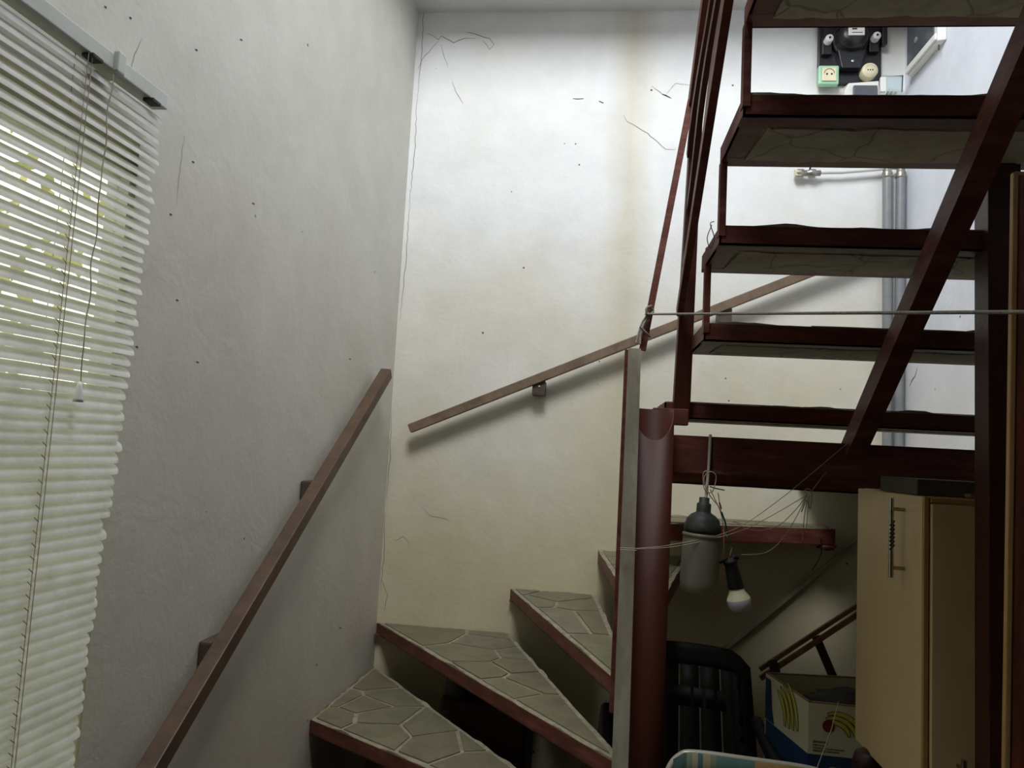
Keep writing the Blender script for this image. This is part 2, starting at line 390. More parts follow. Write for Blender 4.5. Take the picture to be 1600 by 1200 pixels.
# rough settling crack where the two walls meet, and where treads were cemented in
for (a, b) in (((663, 0), (652, 150)), ((652, 150), (640, 320)), ((640, 320), (625, 500)), ((612, 640), (604, 780)), ((602, 800), (594, 930))):
    crack([a, ((a[0] + b[0]) / 2 + 2, (a[1] + b[1]) / 2), b], .003)
rfn = lambda x, y: atx(x, y, XR - .0008)
crack([(1433, 575), (1430, 587), (1421, 603)], .004, 'dirt', wall_right, rfn, V((-1, 0, 0)))
for q in ((1398, 102), (1405, 300)): pass

# ------------------------------------------------------------------ polygons and stone paving
def clip(poly, n_, c):          # keep points with n.p <= c
    out = []
    for i in range(len(poly)):
        a, b = poly[i], poly[(i + 1) % len(poly)]; da = n_[0] * a[0] + n_[1] * a[1] - c; db = n_[0] * b[0] + n_[1] * b[1] - c
        if da <= 0: out.append(a)
        if (da < 0 < db) or (db < 0 < da):
            t_ = da / (da - db); out.append((a[0] + (b[0] - a[0]) * t_, a[1] + (b[1] - a[1]) * t_))
    return out
def ccw(poly):
    A = sum(poly[i][0] * poly[(i + 1) % len(poly)][1] - poly[(i + 1) % len(poly)][0] * poly[i][1] for i in range(len(poly)))
    return poly if A > 0 else poly[::-1]
def inset(poly, d):
    poly = ccw(poly); out = list(poly)
    for i in range(len(poly)):
        a, b = poly[i], poly[(i + 1) % len(poly)]; L = math.dist(a, b)
        if L < 1e-6: continue
        n_ = ((b[1] - a[1]) / L, -(b[0] - a[0]) / L)
        out = clip(out, n_, n_[0] * a[0] + n_[1] * a[1] - d)
        if len(out) < 3: return []
    return out
def inside(poly, p):
    poly = ccw(poly)
    return all((b[0] - a[0]) * (p[1] - a[1]) - (b[1] - a[1]) * (p[0] - a[0]) > 0 for a, b in zip(poly, poly[1:] + poly[:1]))
def paving(poly, z, tread, cell, seed, gap=.009):
    rnd = random.Random(seed); xs = [p[0] for p in poly]; ys = [p[1] for p in poly]
    A = abs(sum(poly[i][0] * poly[(i + 1) % len(poly)][1] - poly[(i + 1) % len(poly)][0] * poly[i][1] for i in range(len(poly)))) / 2
    n = max(3, int(A / cell ** 2)); seeds = []; tries = 0; md = cell * .8
    while len(seeds) < n and tries < 3000:
        tries += 1
        if tries % 300 == 0: md *= .8
        p = (rnd.uniform(min(xs), max(xs)), rnd.uniform(min(ys), max(ys)))
        if inside(poly, p) and all(math.dist(p, q) > md for q in seeds): seeds.append(p)
    for i, p in enumerate(seeds):
        c = list(ccw(poly))
        for j, q in enumerate(seeds):
            if i == j: continue
            n_ = (q[0] - p[0], q[1] - p[1]); L = math.hypot(*n_); n_ = (n_[0] / L, n_[1] / L)
            c = clip(c, n_, n_[0] * (p[0] + q[0]) / 2 + n_[1] * (p[1] + q[1]) / 2)
            if len(c) < 3: break
        if len(c) < 3: continue
        c = inset(c, gap / 2 + rnd.uniform(0, .002))
        if len(c) < 3: continue
        # chip the outline so that no edge is ruled
        pts = []
        for k in range(len(c)):
            a, b = c[k], c[(k + 1) % len(c)]; m_ = max(1, int(math.dist(a, b) / .035))
            for t_ in range(m_):
                u = t_ / m_; x, y = ls(a[0], b[0], u), ls(a[1], b[1], u)
                cx, cy = p; f = 1 - rnd.uniform(0, .035); pts.append((cx + (x - cx) * f, cy + (y - cy) * f))
        h = rnd.uniform(.0065, .0085)
        MB().prism(pts, z - .006, z + h - .004).build('flagstone', rnd.choice(M['stones']), tread)

# ------------------------------------------------------------------ staircase
stair = thing('staircase', (.165, 1.9, 0), 'oxide-red welded steel winder staircase with flagstone treads and slim railing, against the white walls', 'staircase')
HF = .045
def strip_edge(mb, a, b, z0, z1, th=.004, leg=.03, inward=None, jag=.0):
    """an angle iron along a->b: upright face plus horizontal foot pointing inward"""
    a, b = V((a[0], a[1], 0)), V((b[0], b[1], 0)); d = (b - a).normalized(); n_ = V((-d.y, d.x, 0))
    if n_.dot(inward) < 0: n_ = -n_
    for (o0, o1, q0, q1) in ((0, th, z0, z1), (0, leg, z0, z0 + th)):
        mb.prism([tuple((a + n_ * o0)[:2]), tuple((b + n_ * o0)[:2]), tuple((b + n_ * o1)[:2]), tuple((a + n_ * o1)[:2])], q0, q1)
def tread(poly, ztop, seed, edges, cell=.16, fh=HF, leg=.035, thick_edge=.004):
    """poly in plan, ztop = top of the steel frame (relative to the eye)"""
    zt = EYE + ztop; poly = ccw(poly); c = V((sum(p[0] for p in poly) / len(poly), sum(p[1] for p in poly) / len(poly), 0))
    mb = MB()
    for i in range(len(poly)):
        a, b = poly[i], poly[(i + 1) % len(poly)]
        strip_edge(mb, a, b, zt - fh + .0004 * i, zt - .0003 * i, inward=c - V((a[0], a[1], 0)), th=thick_edge, leg=leg)
    t_ = mb.build('tread', M['steel'], stair)
    ip = inset(poly, .0045)
    MB().prism(ip, zt - fh + .0045, zt - .004).build('cement_slab', M['cement'], t_)
    rnd = random.Random(seed * 13 + 1)
    # lumpy mortar bed spilling a little over the steel
    op = []
    for k in range(len(poly)):
        a, b = poly[k], poly[(k + 1) % len(poly)]; m_ = max(2, int(math.dist(a, b) / .022))
        for q in range(m_):
            u = q / m_; x, y = ls(a[0], b[0], u), ls(a[1], b[1], u); f = 1 - rnd.uniform(.002, .03) * .5
            x = c.x + (x - c.x) * f; y = c.y + (y - c.y) * f
            op.append((min(x, XR - .004), min(y, YB - .004)))
    me = MB(); nn = len(op)
    vs_ = [(x, y, zt - .006) for x, y in op] + [(x, y, zt + .0012 + max(0, mnoise.noise(V((x * 9, y * 9, seed))) * .012 + rnd.uniform(0, .0018))) for x, y in op]
    ii = [(c.x + (x - c.x) * .90, c.y + (y - c.y) * .90, zt + .0025) for x, y in op]; vs_ += ii
    fs = [(q, (q + 1) % nn, nn + (q + 1) % nn, nn + q) for q in range(nn)] + [(nn + q, nn + (q + 1) % nn, 2 * nn + (q + 1) % nn, 2 * nn + q) for q in range(nn)]
    fs += [tuple(range(2 * nn, 3 * nn)), tuple(range(nn))[::-1]]
    me.add(vs_, fs); me.build('mortar_bed', M['mortar'], t_)
    # cement smeared unevenly over the steel feet below
    jp = []
    for x, y in op:
        L_ = math.hypot(x - c.x, y - c.y); k_ = 1 - (leg * 1.05 + .022 * (mnoise.noise(V((x * 14, y * 14, seed + 5))) + rnd.uniform(-.25, .25))) / max(L_, .05)
        jp.append((c.x + (x - c.x) * max(.3, min(k_, .97)), c.y + (y - c.y) * max(.3, min(k_, .97))))
    ln = max(max(p[0] for p in poly) - min(p[0] for p in poly), .01)
    if leg > .04:      # straight upper treads: keep the smear parallel to the edges
        x0_, x1_ = min(p[0] for p in poly), max(p[0] for p in poly); y0_, y1_ = min(p[1] for p in poly), max(p[1] for p in poly)
        jp = []
        m_ = 40
        for q in range(m_ + 1):
            u = q / m_; x = ls(x0_ + .06, x1_ - .04, u); jp.append((x, y0_ + .052 + .012 * mnoise.noise(V((x * 16, seed, 1))) + rnd.uniform(-.002, .002)))
        for q in range(m_ + 1):
            u = 1 - q / m_; x = ls(x0_ + .045, x1_ - .04, u); jp.append((x, y1_ - .036 + .012 * mnoise.noise(V((x * 16, seed, 9))) + rnd.uniform(-.002, .002)))
    MB().prism(jp, zt - fh - .0015, zt - fh + .006).build('cement_smear', M['cement'], t_)
    paving(inset(poly, .012), zt + .0025, t_, cell, seed)
    return t_
XL = .26; XT = XR - .004
# upper flight, climbing towards the camera
K = {1: (1.347, .634), 2: (1.566, .454), 3: (1.74, .274), 4: (1.985, .103)}
K[0] = (1.14, .814); K[-1] = (.92, .994); K[-2] = (.70, 1.174); K[-3] = (.48, 1.354); K[-4] = (.26, 1.534); K[-5] = (.04, 1.714)
for k in sorted(K, reverse=True):
    yn, zb = K[k]; dep = {0: .222, 1: .24, 2: .246, 3: .24, 4: .20}.get(k, .226)
    x0 = XL if k != 4 else .20
    tread([(x0, yn), (XT, yn), (XT, yn + dep), (x0, yn + dep)], zb + .042, 40 + k, None, cell=.2, fh=.042, leg=.045)
# spacer uprights between treads at the open side
for k in (3, 2, 1, 0, -1, -2, -3):
    yn, zb = K[k]; zb2 = K[k - 1][1]
    MB().box((XL - .002, yn - .003, EYE + zb + .02), (XL + .012, yn + .02, EYE + zb2 + .003)).build('spacer_bar', M['steel'], stair)
# T5 and E : winder treads at the back right
tread([(.20, 2.2), (.84, 2.2), (.84, 2.62), (.28, 2.70)], -.03, 61, None, cell=.15)
tread([(.25, 2.74), (.965, 2.985), (.965, YB - .002), (.31, YB - .002)], -.243, 62, None, cell=.16, fh=.06)
Pp = V((.165, 1.90)); W = {'0': (lwx(2.487) + .002, 2.487), 'c': (-.848, YB - .002), '2': (-.29, YB - .002), '3': (.065, YB - .002), '4': (.43, YB - .002)}
def near_post(ang, r=.05): return (Pp.x + r * math.cos(math.radians(ang)), Pp.y + r * math.sin(math.radians(ang)))
tread([W['3'], near_post(110), near_post(62), W['4']], -.404, 63, None, cell=.17)                       # D
tread([W['2'], near_post(150), near_post(105), W['3']], -.584, 64, None, cell=.16)                      # C
tread([W['c'], near_post(168), near_post(140), W['2']], -.764, 65, None, cell=.17)                     # B
tread([W['0'], near_post(205), near_post(165), W['c']], -.944, 66, None, cell=.15)                      # A
tread([(lwx(2.12) + .002, 2.12), near_post(235), near_post(200), (lwx(2.487) + .002, 2.487)], -1.124, 67, None, cell=.16)
tread([(lwx(1.87) + .002, 1.87), (.12, 1.66), near_post(235), (lwx(2.12) + .002, 2.12)], -1.304, 68, None, cell=.16)
# landing beam, central carrier, posts
MB().box((.205, 1.945, EYE - .037), (1.255, 1.985, EYE + .058)).build('landing_beam', M['steel'], stair)
MB().box((.846, 2.205, EYE - .065), (XR - .004, YB - .062, EYE - .02)).box((.846, YB - .062, EYE - .065), (1.168, YB - .002, EYE - .02)).build('shade_slab', M['cement'], stair, .004)  # unseen slab added to keep light off the wall under the stairs
sy = lambda z: 1.95 - (z - .06) / .86
MB().bar(E(.672, 1.965, .035), E(.672, -.10, .035 + 2.065 * .838), .045, .05).build('carrier_bar', M['steel'], stair)
pm = MB(); n = 40; r = .052; vs_ = []
for zmode in (0, 1):
    for rr in (r, r - .004):
        for k in range(n):
            a = 2 * math.pi * k / n; x = Pp.x + rr * math.cos(a); y = Pp.y + rr * math.sin(a)
            s_ = math.sin(a); cut = .122 - .083 * max(0, -s_)
            vs_.append((x, y, 0 if zmode == 0 else EYE + cut))
fs = []
for k in range(n):
    j = (k + 1) % n
    fs += [(k, j, 2 * n + j, 2 * n + k), (n + j, n + k, 3 * n + k, 3 * n + j), (2 * n + k, 2 * n + j, 3 * n + j, 3 * n + k), (j, k, n + k, n + j)]
pm.add(vs_, fs, True); pm.build('round_post', M['post'], stair)
MB().box((.168, 1.955, EYE + .084), (.26, 1.983, EYE + .127)).build('post_bracket', M['steel'], stair, .003)
MB().box((.788, 1.545, 0), (.842, 1.60, EYE + .634)).build('square_post', M['dbrown'], stair, .002)
MB().box((.842, 1.555, 0), (.856, 1.60, EYE + .634)).build('square_post_flange', M['dbrown'], stair)
# flat silver strip and red bar fixed to the round post
tag(MB().bar((.113, 1.815, 0), E(.1065, 1.825, .262), .044, .007, V((1, 0, 0)), .031).build('flat_strip', M['strip'], stair), 'scuffed silver flat bar in front of the round post')
MB().bar(E(.088, 1.86, -.62), E(.090, 1.855, .262), .012, .02).build('railing_upright', M['steel'], stair)
# railing
rail = thing('x', (0, 0, 0), None, None); COL.objects.unlink(rail); bpy.data.objects.remove(rail)
slope = .82
def along(z0, y): return V((.238, y, EYE + z0 + slope * (1.9 - y)))
MB().bar(E(.243, 1.985, .10), E(.2475, 1.90, .935), .044, .034, V((1, 0, 0)), .029).build('newel_post', M['post'], stair, .002)
MB().bar(along(.945, 1.915) + V((-.002, 0, 0)), along(.945, -.1) + V((-.002, 0, 0)), .02, .04).build('handrail', M['steel'], stair, .002)
MB().bar(along(.40, 1.93) + V((-.013, 0, 0)), along(.40, -.1) + V((-.013, 0, 0)), .018, .03).build('lower_rail', M['steel'], stair, .002)
for j, z0 in enumerate((.80, .66, .51)):
    pts = []; yy = 1.91
    while yy > -.1:
        pts.append(along(z0, yy) + V((.0035 * math.sin(yy * 13 + j * 2) - .004, 0, 0))); yy -= .05
    mb = MB()
    for a, b in zip(pts[:-1], pts[1:]): mb.bar(a, b, .013, .025)
    mb.build('infill_bar', M['post'], stair)
for yy in (.95, .05):
    MB().bar(along(.345, yy), along(.945, yy), .016, .016, V((0, 1, 0))).build('baluster', M['steel'], stair)
MB().bar(E(.232, 1.905, .940), E(.127, 1.85, .262), .017, .012, V((1, 0, 0))).build('lower_handrail', M['steel'], stair)
def lump(c, s_, seed, sub=3, amp=.18):
    bm = bmesh.new(); bmesh.ops.create_icosphere(bm, subdivisions=sub, radius=1)
    for v in bm.verts:
        k = 1 + amp * mnoise.noise(v.co * 1.8 + V((seed, 0, 0))) + amp * .5 * mnoise.noise(v.co * 5 + V((0, seed, 0)))
        v.co = V((v.co.x * s_[0], v.co.y * s_[1], v.co.z * s_[2])) * k + V(c)
    mb = MB(); mb.add([v.co.copy() for v in bm.verts], [[v.index for v in f.verts] for f in bm.faces], True); bm.free(); return mb
# rusty carrier foot under the end of tread E, with its loose wire
lump((.93, 2.985, EYE - .312), (.035, .02, .012), 4, 2, .5).build('weld_lump', M['steel'], stair)

# ------------------------------------------------------------------ wall handrails
def lwp(px, py, off):
    v = ray(px, py); return EV + v * ((-1.022 + off) / (v.x - .055 * v.y))
def wall_rail(name, a, b, w_, h_, m, label, side, brackets, nrm):
    o = thing(name, b, label, 'handrail', 'wooden handrails on the walls')
    MB().bar(a, b, w_, h_, side).build('rail', m, o, .003)
    for c in brackets:
        k = MB(); c = V(c); d = (V(b) - V(a)).normalized()
        if abs(nrm.x) > .5:
            lo = V((lwx(c.y) + .001, c.y - .012, c.z - .036)); hi = V((c.x - .021, c.y + .108, c.z + .022))
            bo = k.box(lo, hi).build('bracket', M['bracket'], o, .006)
            MB().lathe([(0, .002), (.006, .0015), (.006, 0)], (hi.x, hi.y - .012, c.z - .012), V((1, 0, 0)), 12).build('screw', M['screw'], bo)
        else:
            bo = k.box((c.x - .024, c.y - .004, c.z - .070), (c.x + .030, YB - .001, c.z - .010)).build('bracket', M['bracket'], o, .003)
            MB().lathe([(0, .003), (.006, .002), (.006, 0)], (c.x + .004, c.y - .004, c.z - .034), V((0, -1, 0)), 12).build('screw', M['screw'], bo)
    return o
a = lwp(604, 583, .055); b = lwp(238, 1198, .055); d = (b - a)
wall_rail('wall_handrail', a, b + d * .35, .042, .042, M['wood'], 'dark brown square wooden handrail rising on the left wall beside the blind', V((1, 0, 0)),
          [a + d * .44, a + d * .82], V((1, 0, 0)))
a = E(-.746, 3.05, .060); b = E(.844, 3.05, .766); d = (b - a)
wall_rail('wall_handrail', a, b + d * .18, .037, .037, M['wood_g'], 'pale brown wooden handrail rising across the back wall behind the steel railing', V((0, 1, 0)),
          [a + d * .335, a + d * .806], V((0, -1, 0)))

# ------------------------------------------------------------------ venetian blind
bl = thing('venetian_blind', (lwx(.8, .05), .8, EYE - .9), 'white aluminium venetian blind with cords hanging over the window at far left', 'blind')
Y0b, OFF = .20, .048
hy = 1.372
hd = MB(); hd.prism([(lwx(Y0b, .028), Y0b), (lwx(Y0b, .062), Y0b), (lwx(hy, .062), hy), (lwx(hy, .028), hy)], EYE + .652, EYE + .682)
head = hd.build('headrail', M['pvc'], bl, .002)
for yy in (1.165, 1.33):
    MB().box((lwx(yy, .045), yy - .014, EYE + .645), (lwx(yy, .068), yy + .014, EYE + .652)).build('cord_guide', M['dark'], head, .002)
MB().box((lwx(1.22, .06), 1.208, EYE + .648), (lwx(1.22, .072), 1.230, EYE + .688)).build('tilt_bracket', M['pvc'], head, .003)
for yy in (.62, 1.24):
    MB().box((lwx(yy, .002), yy - .02, EYE + .655), (lwx(yy, .03), yy + .02, EYE + .70)).build('mounting_clip', M['pvc'], head, .002)
z = EYE + .628; i = 0; rb = random.Random(3)
ends = [(.65, 1.374), (.5, 1.372), (.30, 1.362), (.06, 1.349), (-.1, 1.345), (-.3, 1.322), (-.5, 1.312), (-.9, 1.31)]
def yend(zz):
    zz -= EYE
    for (z1, y1), (z2, y2) in zip(ends[:-1], ends[1:]):
        if z2 <= zz <= z1: return ls(y2, y1, (zz - z2) / (z1 - z2))
    return ends[-1][1]
pitch = .0208; NS = 70
while i < NS:
    tilt = math.radians(57 if z > EYE + .08 else 63) + rb.uniform(-.03, .03)
    ye = yend(z) + rb.uniform(-.006, .006) - (.012 if i in (6, 7, 13, 14, 18, 31, 39) else 0)
    mb = MB(); nseg = 7; prof = []
    for q in range(nseg):
        u = (q / (nseg - 1) - .5) * .025; bow = -(.0028) * (1 - (2 * u / .025) ** 2)
        # u<0: room edge (low);  u>0: window edge (high)
        prof.append((-u * math.cos(tilt) - bow * math.sin(tilt), u * math.sin(tilt) - bow * math.cos(tilt) * 1.0))
    # along: clipped corner near the end
    yl = [Y0b + rb.uniform(-.004, .004), .5, .85, 1.1, ye - .013, ye - .004, ye]
    vs_ = []
    for jy, yy in enumerate(yl):
        sc = 1 if jy < 5 else (.86 if jy == 5 else .55)
        sag = .0016 * math.sin((yy - Y0b) * 7 + i * .8) if jy not in (0,) else 0
        for (dx, dz) in prof: vs_.append((lwx(yy, OFF) + dx * sc, yy, z + dz * sc + sag))
    fs = [(a_ * nseg + q, a_ * nseg + q + 1, (a_ + 1) * nseg + q + 1, (a_ + 1) * nseg + q) for a_ in range(len(yl) - 1) for q in range(nseg - 1)]
    mb.add(vs_, fs, True); mb.build('slat', M['slat'], bl)
    z -= pitch * (1 + rb.uniform(-.04, .04)); i += 1
zb_ = z
MB().prism([(lwx(Y0b, OFF - .011), Y0b), (lwx(Y0b, OFF + .011), Y0b), (lwx(1.31, OFF + .011), 1.31), (lwx(1.31, OFF - .011), 1.31)], zb_ - .006, zb_ + .008).build('bottom_rail', M['pvc'], bl, .002)
for yy, hang in ((1.15, 1), (.62, 0)):
    for off in (.0125, -.0125):
        MB().tube([(lwx(yy, OFF + off), yy, EYE + .65), (lwx(yy, OFF + off), yy, zb_)], .0007, 5).build('ladder_cord', M['string'], bl)
    MB().tube([(lwx(yy, OFF + .014), yy + .008, EYE + .65), (lwx(yy, OFF + .014), yy + .006, zb_)], .0008, 5).build('lift_cord', M['string'], bl)
    rg = MB(); zz = EYE + .61
    while zz > zb_ + .01:
        rg.tube([(lwx(yy, OFF + .010), yy - .006, zz + .004), (lwx(yy, OFF + .013), yy + .001, zz - .004), (lwx(yy, OFF + .010), yy + .004, zz - .002)], .0008, 4); zz -= pitch
    tag(rg.build('ladder_rung', M['string'], bl), kind='stuff')
pts = [];
for q in range(30):
    u = q / 29; zz = ls(.640, .075, u); pts.append((-.889 + .0015 * math.sin(q * 1.3), 1.203 + .0025 * math.sin(q * .9 + 1), EYE + zz))
MB().tube(pts, .0011, 6).build('pull_cord', M['string'], bl)
MB().lathe([(.0, .036), (.003, .035), (.0045, .028), (.008, .006), (.0085, 0), (0, .0)], E(-.889, 1.203, .040), V((0, 0, 1)), 16).build('tassel', M['white'], bl)

# garden beyond the window: a leafy bush, seen only through the slats
bush = thing('garden_bush', (-3.0, 1.2, -.1), 'yellow-green bush outside the window, glimpsed between the blind slats', 'bush')
lm = MB(); rb = random.Random(5)
for q in range(800):
    a_ = rb.uniform(0, 6.28); rr = .9 * math.sqrt(rb.random()); zz = rb.uniform(.3, 3.3)
    c = V((-3.1 + .55 * math.cos(a_) * rr, 2.2 + 2.4 * rr * math.sin(a_), zz)); d1 = V((rb.uniform(-1, 1), rb.uniform(-1, 1), rb.uniform(-1, 1))).normalized(); d2 = d1.orthogonal().normalized(); s_ = rb.uniform(.05, .1)
    lm.add([c - d1 * s_, c - d2 * s_ * .4, c + d1 * s_, c + d2 * s_ * .4], [(0, 1, 2, 3)])
tag(lm.build('foliage', M['leaf'], bush), kind='stuff')
MB().tube([(-3.1, 2.2, -.1), (-3.1, 2.2, 1.2), (-3.05, 2.25, 2.5)], .05, 8, r_end=.02).build('stem', M['wood'], bush)
struct(box('ground_outside', M['mortar'], (-7, -4, -.25), (-1.36, 8, -.1)))

# ------------------------------------------------------------------ electricity meter board
def cyl(name, m, c, r, h, axis, parent, n=24, edge=.15):
    return MB().lathe([(0, 0), (r, 0), (r, h * (1 - edge)), (r * .93, h), (0, h)], c, axis, n).build(name, m, parent)
FW = V((0, -1, 0))
mbd = thing('electricity_meter_board', (1.03, YB, EYE + 1.605), 'black electricity meter board with fuses and two sockets high on the back wall', 'meter')
z0 = EYE + 1.605
board = MB().box((.902, YB - .022, z0), (1.158, YB - .001, EYE + 1.94)).build('board', M['black'], mbd, .004)
MB().box((.92, YB - .028, z0 + .17), (.945, YB - .02, z0 + .29)).build('raised_rib', M['black'], board, .003)
MB().box((1.15, YB - .05, z0 + .16), (1.172, YB - .02, z0 + .29)).build('side_shoulder', M['black'], board, .004)
mc = aty(1330, 60, YB - .05); mc.y = YB - .022
hs = MB().lathe([(.074, 0), (.074, .012), (.070, .016), (.066, .014), (.062, .05), (.055, .07), (.04, .08), (0, .082)], mc, FW, 40).build('meter_housing', M['black'], mbd)
MB().lathe([(.068, .015), (.071, .019), (.074, .015), (.074, .010)], mc, FW, 40).build('housing_ring', M['dark'], hs)
q0 = aty(1325, 56, YB - .1); q1 = aty(1351, 30, YB - .1)
pl = MB().box((q0.x, YB - .106, q0.z), (q1.x, YB - .10, q1.z)).build('counter_plate', M['white'], hs, .003)
MB().box((q0.x + .014, YB - .1068, q0.z + .024), (q0.x + .034, YB - .106, q0.z + .030)).build('counter_window', M['black'], pl)
MB().box((q0.x + .014, YB - .1068, q0.z + .010), (q0.x + .056, YB - .106, q0.z + .0125)).build('counter_line', M['black'], pl)
tc = MB(); pz = mc.z - .055
vs_ = [(mc.x - .058, YB - .022, pz), (mc.x + .058, YB - .022, pz), (mc.x + .04, YB - .022, pz - .078), (mc.x - .04, YB - .022, pz - .078)]
vs_ += [(x * .96 + mc.x * .04, YB - .06, zz) for x, y, zz in vs_]
tc.add(vs_, [(3, 2, 1, 0), (4, 5, 6, 7), (0, 1, 5, 4), (1, 2, 6, 5), (2, 3, 7, 6), (3, 0, 4, 7)])
tcb = tc.build('terminal_cover', M['black'], hs, .003); cyl('seal', M['screw'], (mc.x + .004, YB - .06, pz - .05), .006, .003, FW, hs, 12)
for (px, py) in ((1296, 60), (1370, 56)):
    p = aty(px, py, YB - .07)
    f_ = MB().lathe([(.020, -.02), (.020, 0), (.0165, .005), (.0165, .032), (.0145, .037), (0, .037)], (p.x, YB - .04, p.z), FW, 24).build('screw_fuse', M['white'], mbd)
    cyl('fuse_button', M['black'], (p.x, YB - .0775, p.z), .005, .002, FW, f_, 12)
    MB().box((p.x - .02, YB - .045, p.z - .055), (p.x + .02, YB - .02, p.z + .02)).build('fuse_base', M['black'], mbd, .003)
p = aty(1295, 117, YB - .05)
sk = MB().box((p.x - .041, YB - .052, p.z - .041), (p.x + .041, YB - .022, p.z + .041)).build('square_socket', M['green'], mbd, .006); sk['label'] = 'mint green square socket'
MB().box((p.x - .029, YB - .058, p.z - .029), (p.x + .029, YB - .052, p.z + .029)).build('socket_face', M['cream'], sk, .002)
for dx in (-.0095, .0095): cyl('pin_hole', M['black'], (p.x + dx, YB - .058, p.z), .0042, .0006, FW, sk, 10)
arc = [(p.x + .02 * math.cos(t_), YB - .0585, p.z + .003 + .02 * math.sin(t_)) for t_ in [math.pi * q / 12 for q in range(13)]]
MB().tube(arc, .0013, 5).build('earth_clip', M['wire_r'], sk)
p = aty(1360, 109, YB - .06)
sk = MB().lathe([(.033, 0), (.033, .032), (.030, .038), (.0, .038)], (p.x, YB - .022, p.z), FW, 32).build('round_socket', M['cream'], mbd); sk['label'] = 'cream round socket'
MB().lathe([(.019, .0), (.021, .0015), (.0225, 0)], (p.x, YB - .0602, p.z), FW, 28).build('socket_rim', M['bulbn'], sk)
for dx in (-.0095, 0, .0095): cyl('pin_hole', M['black'], (p.x + dx, YB - .0602, p.z), .003, .0006, FW, sk, 10)

# breaker box with open transparent cover, below the meter board
bb = thing('breaker_box', (1.10, YB, EYE + 1.44), 'white breaker box with its clear cover swung open, below the meter board', 'breaker box')
bx = MB(); x0, x1, zt, zb = 1.0, 1.135, EYE + 1.60, EYE + 1.44
bx.add([(x0, YB - .001, zb), (x1, YB - .001, zb), (x1, YB - .001, zt), (x0 + .015, YB - .001, zt), (x0, YB - .001, zt - .03),
        (x0, YB - .06, zb), (x1, YB - .06, zb), (x1, YB - .06, zt - .002), (x0 + .015, YB - .06, zt - .012), (x0, YB - .06, zt - .045)],
       [(4, 3, 2, 1, 0), (5, 6, 7, 8, 9), (0, 1, 6, 5), (1, 2, 7, 6), (2, 3, 8, 7), (3, 4, 9, 8), (4, 0, 5, 9)])
bx.build('case', M['white'], bb, .002)
MB().box((x0 + .03, YB - .075, zb + .02), (x1 - .01, YB - .06, zt - .028)).build('smoked_window', M['smoke'], bb, .003)
cv = MB().bar((x1 + .045, YB - .075, zt - .055), (x1 + .045, YB - .075, zt + .012), .085, .003, V((1, .12, 0))).build('clear_cover', M['lid'], bb)
for (a, b) in (((x1 + .003, zt + .008), (x1 + .087, zt + .014)), ((x1 + .087, zt + .014), (x1 + .087, zt - .055))):
    MB().bar((a[0], YB - .077, a[1]), (b[0], YB - .07, b[1]), .003, .004, V((0, 1, 0))).build('cover_edge', M['smoke'], cv)
MB().box((x1 - .002, YB - .085, zt - .06), (x1 + .02, YB - .07, zt + .003)).build('hinge_strip', M['white'], bb, .002)
for q in range(3): MB().tube([(x1 + .045 + q * .016, YB - .01, zt - .05), (x1 + .048 + q * .015, YB - .04, zt - .025 - q * .004), (x1 + .05 + q * .014, YB - .02, zt - .08)], .005, 8).build('cable_stub', M['white'], bb)

# fuse box on the right wall
fb = thing('fuse_box', (XR, 2.9, EYE + 1.6), 'white box with a smoked grey door high on the right wall', 'fuse box')
c0, c1 = 2.755, 3.03
MB().prism([(XR - .001, c0), (XR - .001, c1), (XR - .03, c1 - .006), (XR - .03, c0 + .006)], EYE + 1.60, EYE + 1.85).build('case', M['white'], fb, .003)
MB().box((XR - .036, c0 + .03, EYE + 1.632), (XR - .03, c1 - .015, EYE + 1.835)).build('smoked_door', M['smoke'], fb, .002)
cyl('door_button', M['pipe'], (XR - .036, 2.93, EYE + 1.70), .012, .003, V((-1, 0, 0)), fb, 16)
MB().box((XR - .040, c0 + .008, EYE + 1.604), (XR - .03, c1 - .008, EYE + 1.630)).build('cover_lip', M['white'], fb, .004)
MB().tube([(XR - .02, c0 + .02, EYE + 1.59), (XR - .02, c0 + .018, EYE + 1.57)], .003, 6).build('cable_end', M['black'], fb)

# ------------------------------------------------------------------ pipes
lab = ('left grey vertical water pipe against the back wall, its top bent into a joint', 'right grey vertical water pipe in the corner of the back wall')
for k, (px, lb) in enumerate(((1.181, lab[0]), (1.234, lab[1]))):
    o = thing('water_pipe', (px, 3.08, 0), lb, 'pipe', 'grey water pipes in the corner')
    MB().tube([(px + .02 * (1 - k), 3.085, .0), (px + .016 * (1 - k), 3.085, .8), (px, 3.085, EYE + 1.195)], .0185, 16).build('pipe_run', M['pipe'], o)
    MB().lathe([(.014, 0), (.019, .002), (.021, .008), (.019, .015), (.021, .024), (.017, .03), (.016, .05)], (px, 3.085, EYE + 1.19), V((0, 0, 1)), 16).build('union_nut', M['alu'], o)
o = thing('branch_pipe', (.9, 3.09, EYE + 1.24), 'thin white horizontal pipe with a tap fitting at its left end, on the back wall', 'pipe')
MB().tube([(.885, 3.085, EYE + 1.213), (1.0, 3.085, EYE + 1.216), (1.15, 3.085, EYE + 1.232), (1.19, 3.085, EYE + 1.238), (1.236, 3.085, EYE + 1.238)], .0085, 10).build('pipe_run', M['white'], o)
vv = MB().lathe([(0, 0), (.016, 0), (.018, .008), (.018, .03), (.013, .034), (.013, .05), (.018, .054), (.018, .078), (.012, .082), (.012, .1), (0, .1)], (.815, 3.085, EYE + 1.208), V((1, 0, .02)), 12).build('valve_body', M['alu'], o)
MB().lathe([(0, 0), (.0185, 0), (.0185, .024), (0, .024)], (.811, 3.085, EYE + 1.208), V((1, 0, 0)), 6, False).build('end_nut', M['cream'], vv)
